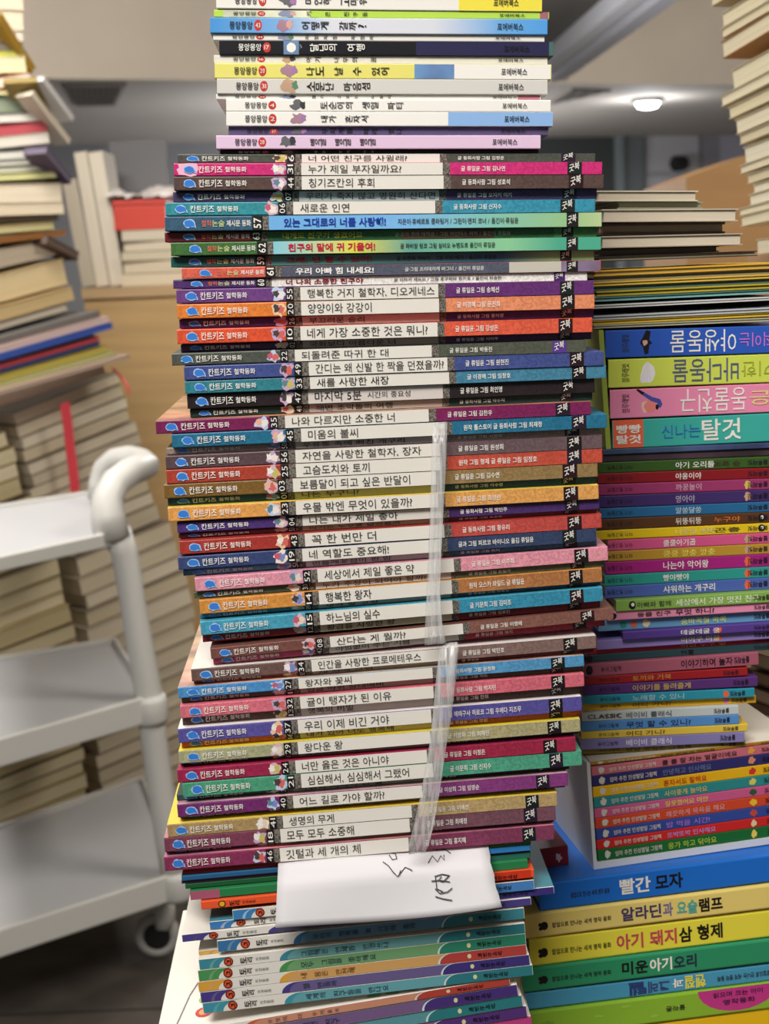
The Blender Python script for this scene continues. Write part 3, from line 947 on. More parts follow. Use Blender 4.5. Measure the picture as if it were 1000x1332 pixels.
def swoosh_ops(xL, xR, dk, lt, rc, title, logo=True, left=True):
    k = (xR - xL) / 425.0
    X = lambda f: xL + f * (xR - xL)
    dm, lm, rm = [mat('plain', soften(c, .22), .4) for c in (dk, lt, rc)]
    ops = [('p', xL + .5, xR - .5, SWW)]

    def swell(f, w, m, m2):
        pts = [(X(f + w * (1 - math.cos(t * math.pi / 2 / 6)) * 1.0), .03 + .94 * math.sin(t * math.pi / 2 / 6)) for t in range(7)]
        return pts
    if left:
        pts = swell(.06, .055, dm, dm)
        ops.append(('q', [(xL + .5, .03)] + pts + [(xL + .5, .97)], dm))
        ops.append(('q', [(X(.03), .03)] + swell(.03, .04, dm, dm) + [(X(.06), .97)] + list(reversed(swell(.04, .035, dm, dm))), SWW if False else lm))
    pts = swell(.245, .05, lm, lm)
    ops.append(('q', pts + [(X(.76), .97), (X(.76), .03)], lm))
    ops.append(('q', swell(.245, .05, dm, dm) + list(reversed(swell(.268, .045, dm, dm))), dm))
    pts = swell(.73, .04, rm, rm)
    ops.append(('q', pts + [(xR - .5, .97), (xR - .5, .03)], rm))
    ops.append(('q', swell(.728, .04, rm, rm) + list(reversed(swell(.734, .04, rm, rm))), mat('plain', '#cfe0e0', .4)))
    ops.append(('b', X(.825), .5, 2.6, .22, mat('plain', '#d8d8a0'), .05))
    ops.append(('t', X(.85), X(.925), '책읽는세상', K, .5, .42, .012))
    if logo:
        ops += [('part', 'emblem'), ('b', X(.09), .5, 6.2, .44, mat('plain', '#7a241a'), .04), ('b', X(.09), .5, 4.4, .32, mat('plain', '#d85a34'), .04), ('t', X(.083), X(.097), '끼', K, .5, .4, .02), ('part', 'spine_print')]
        ops += [('t', X(.125), X(.165), '토리', K, .5, .66, .016, 90), ('t', X(.172), X(.215), '자연동화', INK, .5, .38, 0, 90)]
    if title:
        ops.append(('t', X(.31), X(.31 + .021 * len(title)), title, mat('plain', '#2c3a50') if lt != '#dca050' else mat('plain', '#6a3a1a'), .5, .5, .006, 90))
    return ops


for i, (xL, xR, yT, yB, rec, dk, lt, rc, title, wd, _) in enumerate(SW):
    M, L, T = pile.place(xL, xR, yT, yB, rec, off=(0.0 if i < 3 else None))
    b = book('nature_book', M, L, .2, T, SWW, mat('plain', {0: '#8a5a2c', 1: '#3f8a9a'}[i], .4) if i < 2 else SWW, label='%s nature book, %s of the swoosh-spined set below the note' % (wd if i != 1 else 'violet-ended blue swoosh', ORD[i]), group='swoosh spined nature books')
    prints(b, swoosh_ops(xL, xR, dk, lt, rc, title), L, T, xL, xR)
# the lower run of the same set pushed out to the left: the white cover on top of it shows
SW2 = [
    (203, 662, 1342, 1357, '#e0582c', '#d88868', '#c83a2c', '무엇이 더 무거울까', 'orange and red'),
    (210, 672, 1357, 1372, '#5a3a92', '#7a5a92', '#4a2f88', '우리는 이런 친구', 'purple'),
    (212, 678, 1372, 1387, '#2f8f9a', '#4f9aa4', '#1f8088', '숲속의 하루', 'deep teal'),
    (214, 684, 1387, 1402, '#6a3f92', '#8a5fa0', '#5a2f86', '나무와 새', 'pale purple'),
    (216, 690, 1402, 1422, '#d8348a', '#d8348a', '#d8348a', '', 'magenta pink'),
]
pile.th = math.radians(2)
pile.n = Vector((math.sin(pile.th), -math.cos(pile.th), 0))
for i, (xL, xR, yT, yB, dk, lt, rc, title, wd) in enumerate(SW2):
    M, L, T = pile.place(xL, xR, yT, yB, 0, off=-.001 - .001 * i)
    top = mat('plain', '#ece8e0', .4)
    b = book('nature_book', M, L, .2, T, SWW if i < 4 else mat('plain', dk, .4), top, label='%s nature book, %s of the white-covered run sticking out lowest left' % (wd, ORD[i]), group='swoosh spined nature books')
    prints(b, swoosh_ops(xL, xR, dk, lt, rc, title, left=False), L, T, xL, xR)
    if i == 0:
        cv = MB()
        z = T + .0002
        cv.tube([(.012, .006, z), (.018, .05, z), (.028, .09, z), (.05, .13, z)], .0006, mat('plain', '#8a8a90'), 5)
        for kx, ky, rr, mt_ in ((.03, .022, .006, RED), (.03, .022, .0035, mat('plain', '#f0a060')), (.029, .04, .004, mat('plain', '#8aba5a')), (.033, .05, .003, mat('plain', '#8aba5a'))):
            z += .0001
            cv.poly([(kx + rr * math.cos(a * .52), ky + 1.2 * rr * math.sin(a * .52), z) for a in range(12)], [tuple(range(12))], mt_)
        for a in range(9):
            x0 = .14 + .0125 * a
            cv.poly([(x0, .004, z), (x0 + .009, .003, z), (x0 + .012, .014, z), (x0 + .003, .010, z)], [(0, 1, 2, 3)], mat('plain', '#7aa878'))
        cv.build('cover_print', b)
LOWZ = pile.Z

# the paper note tucked under the stack
def note_pt(px, py, o):
    return hit(px, py, Vector(PM) + NM * o, THM)


NT = [(362, 1124), (637, 1098)]
mb = MB()
nx, ny = 18, 10
V = []
wob = [0, 0, 2, -1, 1, 3, 0, -1, 1, 0, 0]
for j in range(ny + 1):
    t = j / ny
    xl, yl = 362 - 4 * t, 1118 + 89 * t
    xr, yr = 635 + 18 * t ** 1.5 + wob[j] * .5, 1096 + 84 * t
    for i in range(nx + 1):
        s = i / nx
        x = xl + (xr - xl) * s
        y = yl + (yr - yl) * s + t * (9 * math.sin(math.pi * s) * (0.4 + s)) * .5
        o = -.004 + .014 * min(1, t * 3) + .012 * t + .002 * math.sin(5 * s + 2 * t)
        V.append(note_pt(x, y, o))
Fq = [(j * (nx + 1) + i, j * (nx + 1) + i + 1, (j + 1) * (nx + 1) + i + 1, (j + 1) * (nx + 1) + i) for j in range(ny) for i in range(nx)]
mb.poly(V, Fq, mat('plain', '#e2e0e4', .7))
nr = mb.build('paper_note', smooth=True)
md = nr.modifiers.new('thick', 'SOLIDIFY')
md.thickness = .0003
md.offset = 1
props(nr, 'torn white paper note with sideways handwriting hanging under the centre stack', 'note')
hw = MB()
PEN = mat('plain', '#4a4a4e', .6)
strokes = [
    [(498, 1121), (505, 1126), (511, 1134), (517, 1140), (527, 1128), (536, 1132)], [(521, 1132), (519, 1138)],
    [(506, 1112), (510, 1118), (516, 1117), (514, 1110), (509, 1109)],
    [(557, 1122), (562, 1113), (569, 1121), (573, 1113), (578, 1119), (577, 1112)], [(566, 1106), (578, 1104), (586, 1110)],
    [(574, 1140), (570, 1145), (576, 1147), (584, 1139), (584, 1139)], [(561, 1146), (572, 1145), (585, 1147)],
    [(566, 1156), (572, 1162), (582, 1160), (588, 1155)], [(566, 1139), (568, 1156), (576, 1160)],
    [(566, 1166), (576, 1169), (588, 1171)], [(565, 1140), (575, 1137), (585, 1139)],
]


def note_o(px, py):
    t = max(0, min(1, (py - 1118 + (px - 362) * .08) / 88))
    s = (px - 360) / 280
    return -.004 + .014 * min(1, t * 3) + .012 * t + .002 * math.sin(5 * s + 2 * t) + .0009


for st in strokes:
    hw.tube([note_pt(a, b, note_o(a, b)) for a, b in st], .00034, PEN, 5)
hw.build('handwriting', nr)

# clear plastic ties around the stack
FILM = bpy.data.materials.new('clear_film')
FILM.use_nodes = True
nt = FILM.node_tree
pb = nt.nodes['Principled BSDF']
pb.inputs['Base Color'].default_value = (.8, .8, .8, 1)
pb.inputs['Roughness'].default_value = .22
tr = nt.nodes.new('ShaderNodeBsdfTransparent')
mxs = nt.nodes.new('ShaderNodeMixShader')
tcx = nt.nodes.new('ShaderNodeTexCoord')
mpx = nt.nodes.new('ShaderNodeMapping')
mpx.inputs['Scale'].default_value = (420, 420, 10)
nzx = nt.nodes.new('ShaderNodeTexNoise')
nzx.inputs['Scale'].default_value = 1
rmp = nt.nodes.new('ShaderNodeMapRange')
rmp.inputs[1].default_value, rmp.inputs[2].default_value, rmp.inputs[3].default_value, rmp.inputs[4].default_value = .35, .7, .16, .52
nt.links.new(tcx.outputs['Object'], mpx.inputs[0])
nt.links.new(mpx.outputs[0], nzx.inputs['Vector'])
nt.links.new(nzx.outputs['Fac'], rmp.inputs[0])
nt.links.new(rmp.outputs[0], mxs.inputs[0])
nt.links.new(tr.outputs[0], mxs.inputs[1])
nt.links.new(pb.outputs[0], mxs.inputs[2])
nt.links.new(mxs.outputs[0], nt.nodes['Material Output'].inputs[0])


def tie(path, label):
    mb = MB()
    V = []
    n = 7
    for j, (x, y, w, o) in enumerate(path):
        for i in range(n):
            s = i / (n - 1) - .5
            V.append(note_pt(x + w * s, y - .08 * w * s, o + .0012 * math.cos(i * 2.4 + j * .7)))
    mb.poly(V, [(j * n + i, j * n + i + 1, (j + 1) * n + i + 1, (j + 1) * n + i) for j in range(len(path) - 1) for i in range(n - 1)], FILM)
    o = mb.build('plastic_tie', smooth=True)
    md = o.modifiers.new('thick', 'SOLIDIFY')
    md.thickness = .0004
    props(o, label, 'plastic tie', 'clear plastic ties on the centre stack')


tie([(574, 549, 16, -.002), (572, 553, 19, .006), (571, 580, 19, .010), (570, 620, 18, .011), (568, 670, 17, .011), (566, 720, 16, .011), (564, 770, 17, .012), (564, 810, 22, .013), (566, 838, 28, .013)],
    'clear plastic strap on the upper half of the centre stack')
tie([(588, 836, 14, .010), (584, 842, 24, .014), (580, 880, 26, .016), (575, 930, 24, .016), (568, 980, 22, .017), (560, 1030, 24, .018), (552, 1070, 26, .019), (545, 1098, 27, .020), (542, 1110, 22, .018)],
    'crumpled clear plastic strap on the lower half of the centre stack, above the note')
# ------------------------------------------------------------------ the stack on the right
def rslope(y):
    t = [(240, .002), (280, -.008), (345, -.045), (420, -.05), (431, -.026), (470, -.036), (550, -.048), (616, -.034), (690, -.046), (780, -.06), (865, -.07), (905, -.045), (975, -.05), (985, -.128), (1121, -.145), (1141, -.125), (1300, -.12), (1400, -.15)]
    for (a, b), (c, d) in zip(t, t[1:]):
        if y <= c:
            return b + (d - b) * (max(y, a) - a) / (c - a)
    return t[-1][1]


YR = 1.07
RP = Vector((0.28 / 2 * YR, YR, 0))
rp = Pile(RP, math.radians(2), 880, rslope, 470, -.03, .03)
RS = 'right stack'
# top: paperbacks with their page edges towards us
PG = [
    (776, 908, 248, 262, 0, '#cfc4ad', '#d8cfbc', 'cream paperback', .0008), (803, 914, 262, 272, .004, '#b9b59a', '#8f957c', 'greenish paperback', .001),
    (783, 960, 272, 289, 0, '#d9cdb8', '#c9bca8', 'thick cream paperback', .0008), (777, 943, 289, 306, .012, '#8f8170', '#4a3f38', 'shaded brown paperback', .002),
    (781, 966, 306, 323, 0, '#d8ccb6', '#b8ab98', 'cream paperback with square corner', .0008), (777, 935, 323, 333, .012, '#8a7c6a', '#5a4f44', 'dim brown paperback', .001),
    (777, 985, 333, 341, .006, '#a89a80', '#3a3634', 'dark covered paperback', .0022),
]
for i, (xL, xR, yT, yB, rec, pc, cc, wd, bt) in enumerate(PG):
    M, L, T = rp.place(xL, xR, yT, yB, rec)
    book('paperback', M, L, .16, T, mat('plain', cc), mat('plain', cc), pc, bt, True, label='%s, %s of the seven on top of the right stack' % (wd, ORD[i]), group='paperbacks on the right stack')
# thin picture books, fore edges out
TH = [
    (772, 1020, 352, 360, 0, '#e3b23a', '#a09468', 'bright yellow'), (770, 1022, 360, 367, .002, '#8a8466', '#8a846c', 'grey olive'), (770, 1016, 367, 373, 0, '#e0b84a', '#7c7e64', 'pale yellow'),
    (772, 1024, 373, 379, .002, '#4a6a64', '#78785c', 'dark teal'), (776, 1020, 379, 386, 0, '#c0ac34', '#6c6c40', 'olive yellow'), (770, 1026, 386, 393, .001, '#7fb8b8', '#6c8470', 'light teal'),
    (770, 1012, 397, 402, 0, '#dcdcdc', '#a8a890', 'white edged'), (770, 1020, 402, 411, .03, '#1c1a1e', '#2a2628', 'black'), (770, 1022, 411, 417, 0, '#c3c8cc', '#7a7a6a', 'silver grey'),  # the black one is added, its dark colour painting in a shaded gap
    (770, 1020, 417, 423, .001, '#e0bc3c', '#7c6c40', 'golden yellow'), (772, 1010, 423, 428, .001, '#b8b49a', '#8a8670', 'stone grey'),
]
for i, (xL, xR, yT, yB, rec, cc, pc, wd) in enumerate(TH):
    M, L, T = rp.place(xL, xR, yT, yB, rec)
    book('thin_picture_book', M, L, .18, T, mat('plain', cc), mat('plain', cc), pc, .0011, True, bmax=.36, label='%s thin picture book, %s of the slim ones above the slipcase of four' % (wd, ORD[i]), group='slim picture books on the right stack')
# slipcase with four books
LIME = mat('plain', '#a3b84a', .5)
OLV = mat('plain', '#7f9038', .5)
S4 = [
    (787, 1050, 429, 466, '#2f5cc0', '야생동물', W, '움직이는', '#d878d8', 'royal blue', 180),
    (791, 1052, 466, 505, '#d3e05a', '바다동물', mat('plain', '#5a5c8a'), '신기한', '#a8b040', 'yellow green', 180),
    (793, 1054, 505, 545, '#ee8fb4', '동물친구', W, '작은', '#e8e090', 'rose pink', 180),
    (796, 1056, 545, 584, '#3fb0a4', '탈것', W, '신나는', '#2f6fc0', 'sea green', 0),
]
case_pts = []
for i, (xL, xR, yT, yB, c, t1, tc, t2, c2, wd, rot) in enumerate(S4):
    M, L, T = rp.place(xL, xR, yT, yB, 0)
    b = book('animal_book', M, L, .2, T - .0006, mat('plain', c, .35), label='%s thick picture book, %s in the lime green slipcase on the right' % (wd, ORD[i]), group='books in the lime slipcase')
    case_pts.append((M, T, L))
    ops = []
    if i == 0:
        ops += [('q', [(832, .5), (836, .72), (840, .95), (846, .9), (844, .6), (848, .48), (844, .42), (843, .12), (838, .08), (836, .35)], K), ('b', 839, .5, 3.4, .1, mat('plain', '#d8a8a0'), .3)]
    if i == 1:
        ops += [('q', [(832, .2), (834, .14), (846, .14), (849, .24), (852, .45), (850, .68), (842, .86), (836, .72), (833, .45)], mat('plain', '#f0ecf0'))]
        ops += [('q', [(833 + 4 * j, .16), (833.6 + 4 * j, .16), (841 + .8 * j, .8), (840.6 + .8 * j, .8)], mat('plain', '#d8d4dc')) for j in range(4)]
    if i == 2:
        ops += [('b', 840, .36, 6, .2, mat('plain', '#f0c8b8'), .2), ('b', 845, .36, 8, .22, mat('plain', '#ee8a84'), .1), ('q', [(828, .92), (829, .98), (848, .68), (858, .6), (861, .42), (858, .3), (854, .36), (855, .46), (846, .55), (834, .78)], mat('plain', '#4a52a8')),
                ('q', [(827, .93), (829, .98), (838, .84), (835, .76)], K), ('b', 854, .34, 2.2, .09, K, .1)]
    if i == 3:
        ops += [('p', xL + 1, 836, mat('plain', '#ea6a48'))]
        ops += [('t', 801, 833, '빵빵', W, .66, .3, .02, 0), ('t', 801, 833, '탈것', W, .3, .3, .02, 0), ('t', 860, 910, t2, mat('plain', c2), .5, .46, .0, 0), ('t', 912, 963, t1, tc, .5, .74, .008, 0)]
    else:
        x0 = [871, 874, 884][i]
        ops += [('t', x0, x0 + 86, t1, tc, .5, .8, .006, 180), ('t', x0 + 90, x0 + 150, t2, mat('plain', c2), .5, .5, .0, 180), ('t', 808, 818, '블루래빗', INK, .5, .62, .006, 91)]
    prints(b, ops, L, T, xL, xR)
(Ma, Ta, La), (Mb, Tb, Lb) = case_pts[0], case_pts[-1]
root = empty('slipcase', Mb.copy(), 'lime green slipcase holding four thick picture books on the right stack', 'slipcase')
inv = Mb.inverted()
tl = inv @ (Ma @ Vector((-.0012, 0, Ta)))
bl = Vector((-.0012, 0, 0))
mb = MB()
t, Dp = .0034, .204
a, b_ = bl, tl
mb.poly([(a.x, 0, 0), (b_.x, b_.y, b_.z), (b_.x - t, b_.y, b_.z), (a.x - t, 0, 0), (a.x, Dp, 0), (b_.x, Dp, b_.z), (b_.x - t, Dp, b_.z), (a.x - t, Dp, 0)],
        [(0, 1, 2, 3), (7, 6, 5, 4), (0, 4, 5, 1), (1, 5, 6, 2), (2, 6, 7, 3), (3, 7, 4, 0)], LIME)
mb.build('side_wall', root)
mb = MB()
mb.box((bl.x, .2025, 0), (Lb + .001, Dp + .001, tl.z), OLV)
mb.build('back_wall', root)
# dark magazine-like books under the slipcase
for i, (xL, xR, yT, yB, c, wd) in enumerate([(785, 1046, 584, 592, '#2f4a80', 'dark blue picture cover'), (782, 1044, 592, 602, '#4a3440', 'dark brown picture cover')]):
    M, L, T = rp.place(xL, xR, yT, yB, .002 * i)
    book('magazine', M, L, .18, T, mat('art', c, .35), mat('art', c, .35), '#b8b0a0', .0008, label='%s book lying %s under the lime slipcase' % (wd, ['directly', 'second']), cat='book')
# the rainbow run of thin spines
RB = [
    (779, 602, 616, '#3a5c24', '아기 오리들', W, '초록 숲', '', 'dark green'), (778, 616, 630, '#8c1c24', '야옹이야', W, '', '', 'dark red'), (776, 630, 645, '#a03a6c', '까꿍놀이', '#d8a8c0', '', 'moon', 'dark pink'),
    (779, 645, 661, '#44306c', '영아야', '#b8a8c8', '', 'dot', 'dark indigo'), (780, 661, 675, '#2a6a9a', '알쏭달쏭', '#b8d0e0', '', '', 'dull blue'), (776, 675, 690, '#5c3a22', '뒤뚱뒤뚱', '#e8dcd0', '누구야', 'bunny', 'brown'),
    (774, 690, 703, '#e8c81c', '나뭇잎 똑똑', '#e8e08a', '곤충', 'bunny', 'vivid yellow'), (790, 703, 717, '#d8588c', '쿨쿨아기곰', W, '', 'dot', 'deep rose'), (790, 717, 731, '#bc9234', '쿵쿵 깡충 깡충', '#f0e060', '', 'dot', 'ochre'),
    (788, 731, 748, '#a8247e', '나는야 악어왕', W, '', 'flower', 'magenta'), (786, 748, 763, '#2f9a90', '빵야빵야', W, '', 'flower', 'jade'), (787, 763, 779, '#4f66b4', '샤워하는 개구리', W, '', 'flower', 'periwinkle blue'),
    (801, 781, 796, '#8ab454', '세상에서 가장 멋진 친구', '#e8f0d8', '아빠와 함께', 'rabbit', 'apple green'), (790, 796, 808, '#ea92b4', '무엇 하니?', K, '동물 친구', 'bunny', 'baby pink'), (778, 808, 822, '#6a9cc4', '숨바꼭질 쏙쏙', '#d8e88a', '', 'dots', 'light blue'),
    (810, 822, 833, '#5a3f94', '데굴데굴 쿵', W, '', 'flower', 'royal purple'), (776, 833, 846, '#9484c8', '아이쿠 미끌', '#f0ead0', '', 'flower', 'lavender'), (762, 846, 854, '#b02440', '이건 누구 발', '#d8a060', '', '', 'carmine'),
    (762, 854, 864, '#2c4a50', '어흥', K, '', 'bunny', 'dark slate teal'), (759, 864, 881, '#a85c70', '이야기하며 놀자', K, '', 'bunny', 'dusty rose'), (757, 881, 892, '#a02228', '토끼와 거북', '#d09040', '', '', 'blood red'),
    (757, 892, 905, '#5c3478', '이야기를 들려줄게', '#c8b060', '', '', 'grape purple'), (758, 905, 917, '#2f94ac', '노래할 수 있니', '#a8d0dc', '', 'flower', 'cyan blue'), (758, 913, 927, '#e8b428', '어디 가니?', '#9a6a20', '', 'pink', 'sunny yellow'),
    (757, 925, 939, '#c8d0d0', '베이비 클래식', '#5a6472', 'CLASSIC', '', 'silver white'), (756, 938, 952, '#5a94d4', '무엇 할 수 있니?', '#2a3a60', '', '', 'sky blue'), (756, 951, 962, '#e8c84c', '어디 가니?', '#7a4a20', '', '', 'butter yellow'),
    (755, 960, 976, '#8c84bc', '베이비 클래식', '#e8e4f0', '', '', 'greyed lilac'), (757, 975, 984, '#8a7424', '냠냠 맛있는 그림책', '#4a3a14', '', 'dot', 'dark mustard'),
]
ENDS = {14: 1050, 19: 986, 20: 972, 21: 985, 22: 981, 23: 983, 24: 960, 25: 961, 26: 972, 27: 968, 28: 969}
for i, (xL, yT, yB, c, t1, tc, t2, em, wd) in enumerate(RB):
    xR = ENDS.get(i, 1040 + (i * 13) % 14)
    if i in (23, 24, 25):
        yT = RB[i - 1][2]
    M, L, T = rp.place(xL, xR, yT, yB, .004 if yB - yT < 11 else 0)
    b = book('toddler_book', M, L, .17, T, mat('plain', c, .38), label='%s spined thin book, %s from top of the rainbow run on the right' % (wd, ORD[i]), group='thin rainbow spined books on the right stack')
    tm = tc if not isinstance(tc, str) else mat('plain', tc, .5)
    x0 = 862 if 7 <= i <= 11 else (878 if i < 14 else 885)
    if i >= 20:
        x0 = 822 if i < 24 else 814
    up = 0
    ops = [('t', x0, x0 + 8.4 * len(t1), t1, tm, .5, .62, .016, up)]
    if t2:
        ops.append(('t', x0 - 50 if i >= 12 else x0 + 50, x0 - 6 if i >= 12 else x0 + 84, t2, mat('plain', '#4a4030') if i != 5 else mat('plain', '#d8783a'), .5, .5, .01))
    dk = mat('plain', '#2a2030', .5)
    if i < 12:
        ops.append(('t', 790, 822, '아기 첫그림책', dk, .5, .4, .006, 180))
        ops.append(('t', 972, 998, '블루래빗', dk, .5, .5, .01, 180))
    elif i < 19:
        ops.append(('t', 980, 1000, '블루래빗', dk, .5, .5, .01, 180))
    else:
        ops.append(('t', xR - 32, xR - 12, '블루래빗', dk, .5, .55, .01, 180))
        ops.append(('t', xL + 22, xL + 48, '유아그림책', dk, .5, .4, .006))
    if em == 'bunny' or em == 'rabbit':
        bx = 990 if i < 8 else 797
        bx = 822 if em == 'rabbit' else bx
        if i in (18, 19):
            bx = 766
        ops += [('b', bx, .5, 4.6, .38, K, .05), ('b', bx + .6, .55, 2.2, .18, W if em == 'rabbit' or i < 8 else dk, .1)]
    if em in ('moon', 'dot', 'flower', 'pink'):
        ec = {'moon': '#d8c060', 'dot': '#c8a080', 'flower': '#ea6a48', 'pink': '#e878a0'}[em]
        ex = 972 if i < 12 else 934
        if i >= 19:
            ex = 944
        ops.append(('b', ex, .5, 4.2, .34, mat('plain', ec), .25))
    if em == 'dots':
        ops += [('b', 810, .5, 4.5, .32, mat('plain', '#2f8a80'), .1), ('b', 824, .5, 4.5, .32, mat('plain', '#d86a48'), .15), ('b', 840, .52, 5, .36, mat('plain', '#e8d8b0'), .15)]
    if i == 11:
        pass
    prints(b, ops, L, T, xL, xR)
# white slipcase with ten books
TEN = [
    (768, 984, 996, '#a8842c', '#e0c060', '냠냠 맛있게 먹어요', K, 'mustard'), (769, 996, 1010, '#c8707c', '#c8707c', '쿨 쿨 잘 자는 얼굴이에요', '#3a2030', 'dusty pink'), (770, 1010, 1024, '#32306c', '#32306c', '안녕하고 인사해요', '#6a7aa0', 'navy'),
    (771, 1024, 1038, '#e8b41c', '#e8b41c', '혼자서도 잘해요', '#c83a20', 'sunflower yellow'), (772, 1038, 1052, '#2f8a8c', '#2f8a8c', '사이좋게 놀아요', '#d8c070', 'teal'), (773, 1052, 1065, '#cc5c8a', '#cc5c8a', '잘못했어요 미안', '#f0d060', 'hot rose'),
    (774, 1065, 1079, '#d04a2c', '#d04a2c', '깨끗하게 목욕을 해요', '#e0a0a0', 'tomato red'), (775, 1079, 1093, '#364c98', '#364c98', '밥 먹을 시간!', '#a878d8', 'ultramarine'), (776, 1093, 1106, '#d02a26', '#d02a26', '또박또박 인사해요', '#c890d0', 'pillar-box red'),
    (777, 1106, 1121, '#1f6a30', '#1f6a30', '응가 하고 닦아요', '#b8d040', 'bottle green'),
]
rp.th = math.radians(9)
rp.n = Vector((math.sin(rp.th), -math.cos(rp.th), 0))
rp.P = Vector((0.268 / 2 * YR, YR - .005, 0))
tens = []
for i, (xL, yT, yB, c, c2, t, tc, wd) in enumerate(TEN):
    xR = 1036
    M, L, T = rp.place(xL, xR, yT, yB, 0, off=.004)
    tens.append((M, L, T))
    b = book('habit_book', M, L, .17, T, mat('plain', c, .38), mat('plain', '#cfcac0' if i == 0 else c, .4), label='%s spined thin book, %s from top in the white open slipcase' % (wd, ORD[i]), group='ten thin books in the white slipcase')
    wm = mat('plain', '#d8d2c4')
    tm = tc if not isinstance(tc, str) else mat('plain', tc, .5)
    ops = [('part', 'emblem'), ('b', xL + 12, .5, 3.4, .36, wm, .2), ('b', xL + 14, .6, 2.2, .2, wm, .2), ('part', 'spine_print'), ('t', xL + 22, xL + 82, '엄마 추천 인성발달 그림책', wm, .5, .46, .008), ('t', xL + 90, xL + 90 + 7 * len(t), t, tm, .5, .56, .014),
           ('b', xL + 208 - i * .6, .5, 4.2, .36, mat('plain', ['#d06030', '#e8a040', '#d88a6a', '#c83a30', '#d8d060', '#2f5a3a', '#f0c030', '#c84a3a', '#e8d0a0', '#f0d060'][i]), .3), ('t', xL + 220, xL + 243, '블루래빗', K, .5, .5, .01, 180)]
    prints(b, ops, L, T, xL, xR)
(Ma, La, Ta), (Mb, Lb, Tb) = tens[0], tens[-1]
M, L, T = rp.place(777, 1036, 1121, 1130, 0, off=.004)
Mc = M.copy()
root = empty('slipcase', Mc, 'white open slipcase holding ten thin colourful books on the right', 'slipcase')
CASE = mat('plain', '#d9dade', .5)
inv = Mc.inverted()
tl = inv @ (Ma @ Vector((-.0008, 0, Ta)))
mb = MB()
mb.box((-.0008, -.001, 0), (L, .18, T), CASE)
mb.build('bottom_wall', root)
mb = MB()
t = .0026
mb.poly([(-.0008, -.001, 0), (tl.x, -.001, tl.z), (tl.x - t, -.001, tl.z), (-.0008 - t, -.001, 0), (-.0008, .18, 0), (tl.x, .18, tl.z), (tl.x - t, .18, tl.z), (-.0008 - t, .18, 0)],
        [(0, 1, 2, 3), (7, 6, 5, 4), (0, 4, 5, 1), (1, 5, 6, 2), (2, 6, 7, 3), (3, 7, 4, 0)], CASE)
mb.build('side_wall', root)
# big fairy-tale books
BG = [
    (700, 1140, 1186, '#1f6fd0', 'strong blue', [('빨간', 803, 843, W, .020), ('모자', 849, 885, K, .020)], 1),
    (682, 1188, 1222, '#ecd47a', 'cream yellow', [('알라딘', 805, 857, mat('plain', '#4a3f6a'), .030), ('과', 859, 872, mat('plain', '#7a70a0'), .03), ('요술', 877, 904, mat('plain', '#58b0a4'), .03), ('램프', 906, 937, K, .030)], 1),
    (688, 1222, 1258, '#ece048', 'lemon yellow', [('아기 돼지', 799, 877, mat('plain', '#c84a5a'), .02), ('삼 형제', 880, 937, K, .024)], 1),
    (678, 1258, 1292, '#2f9468', 'emerald green', [('미운', 806, 840, K, .026), ('아기', 842, 871, W, .022), ('오리', 873, 903, mat('plain', '#2a2f48'), .026)], 1),
    (682, 1292, 1315, '#4a9cc0', 'pale blue', [], 2),
    (687, 1315, 1352, '#8ab836', 'lime green', [], 3),
    (690, 1352, 1392, '#e8be1c', 'deep yellow', [], 0),
]
rp.th = math.radians(7)
rp.n = Vector((math.sin(rp.th), -math.cos(rp.th), 0))
rp.P = Vector((0.13, YR - .02, 0))
HV = mat('plain', '#2a2a2a', .5)
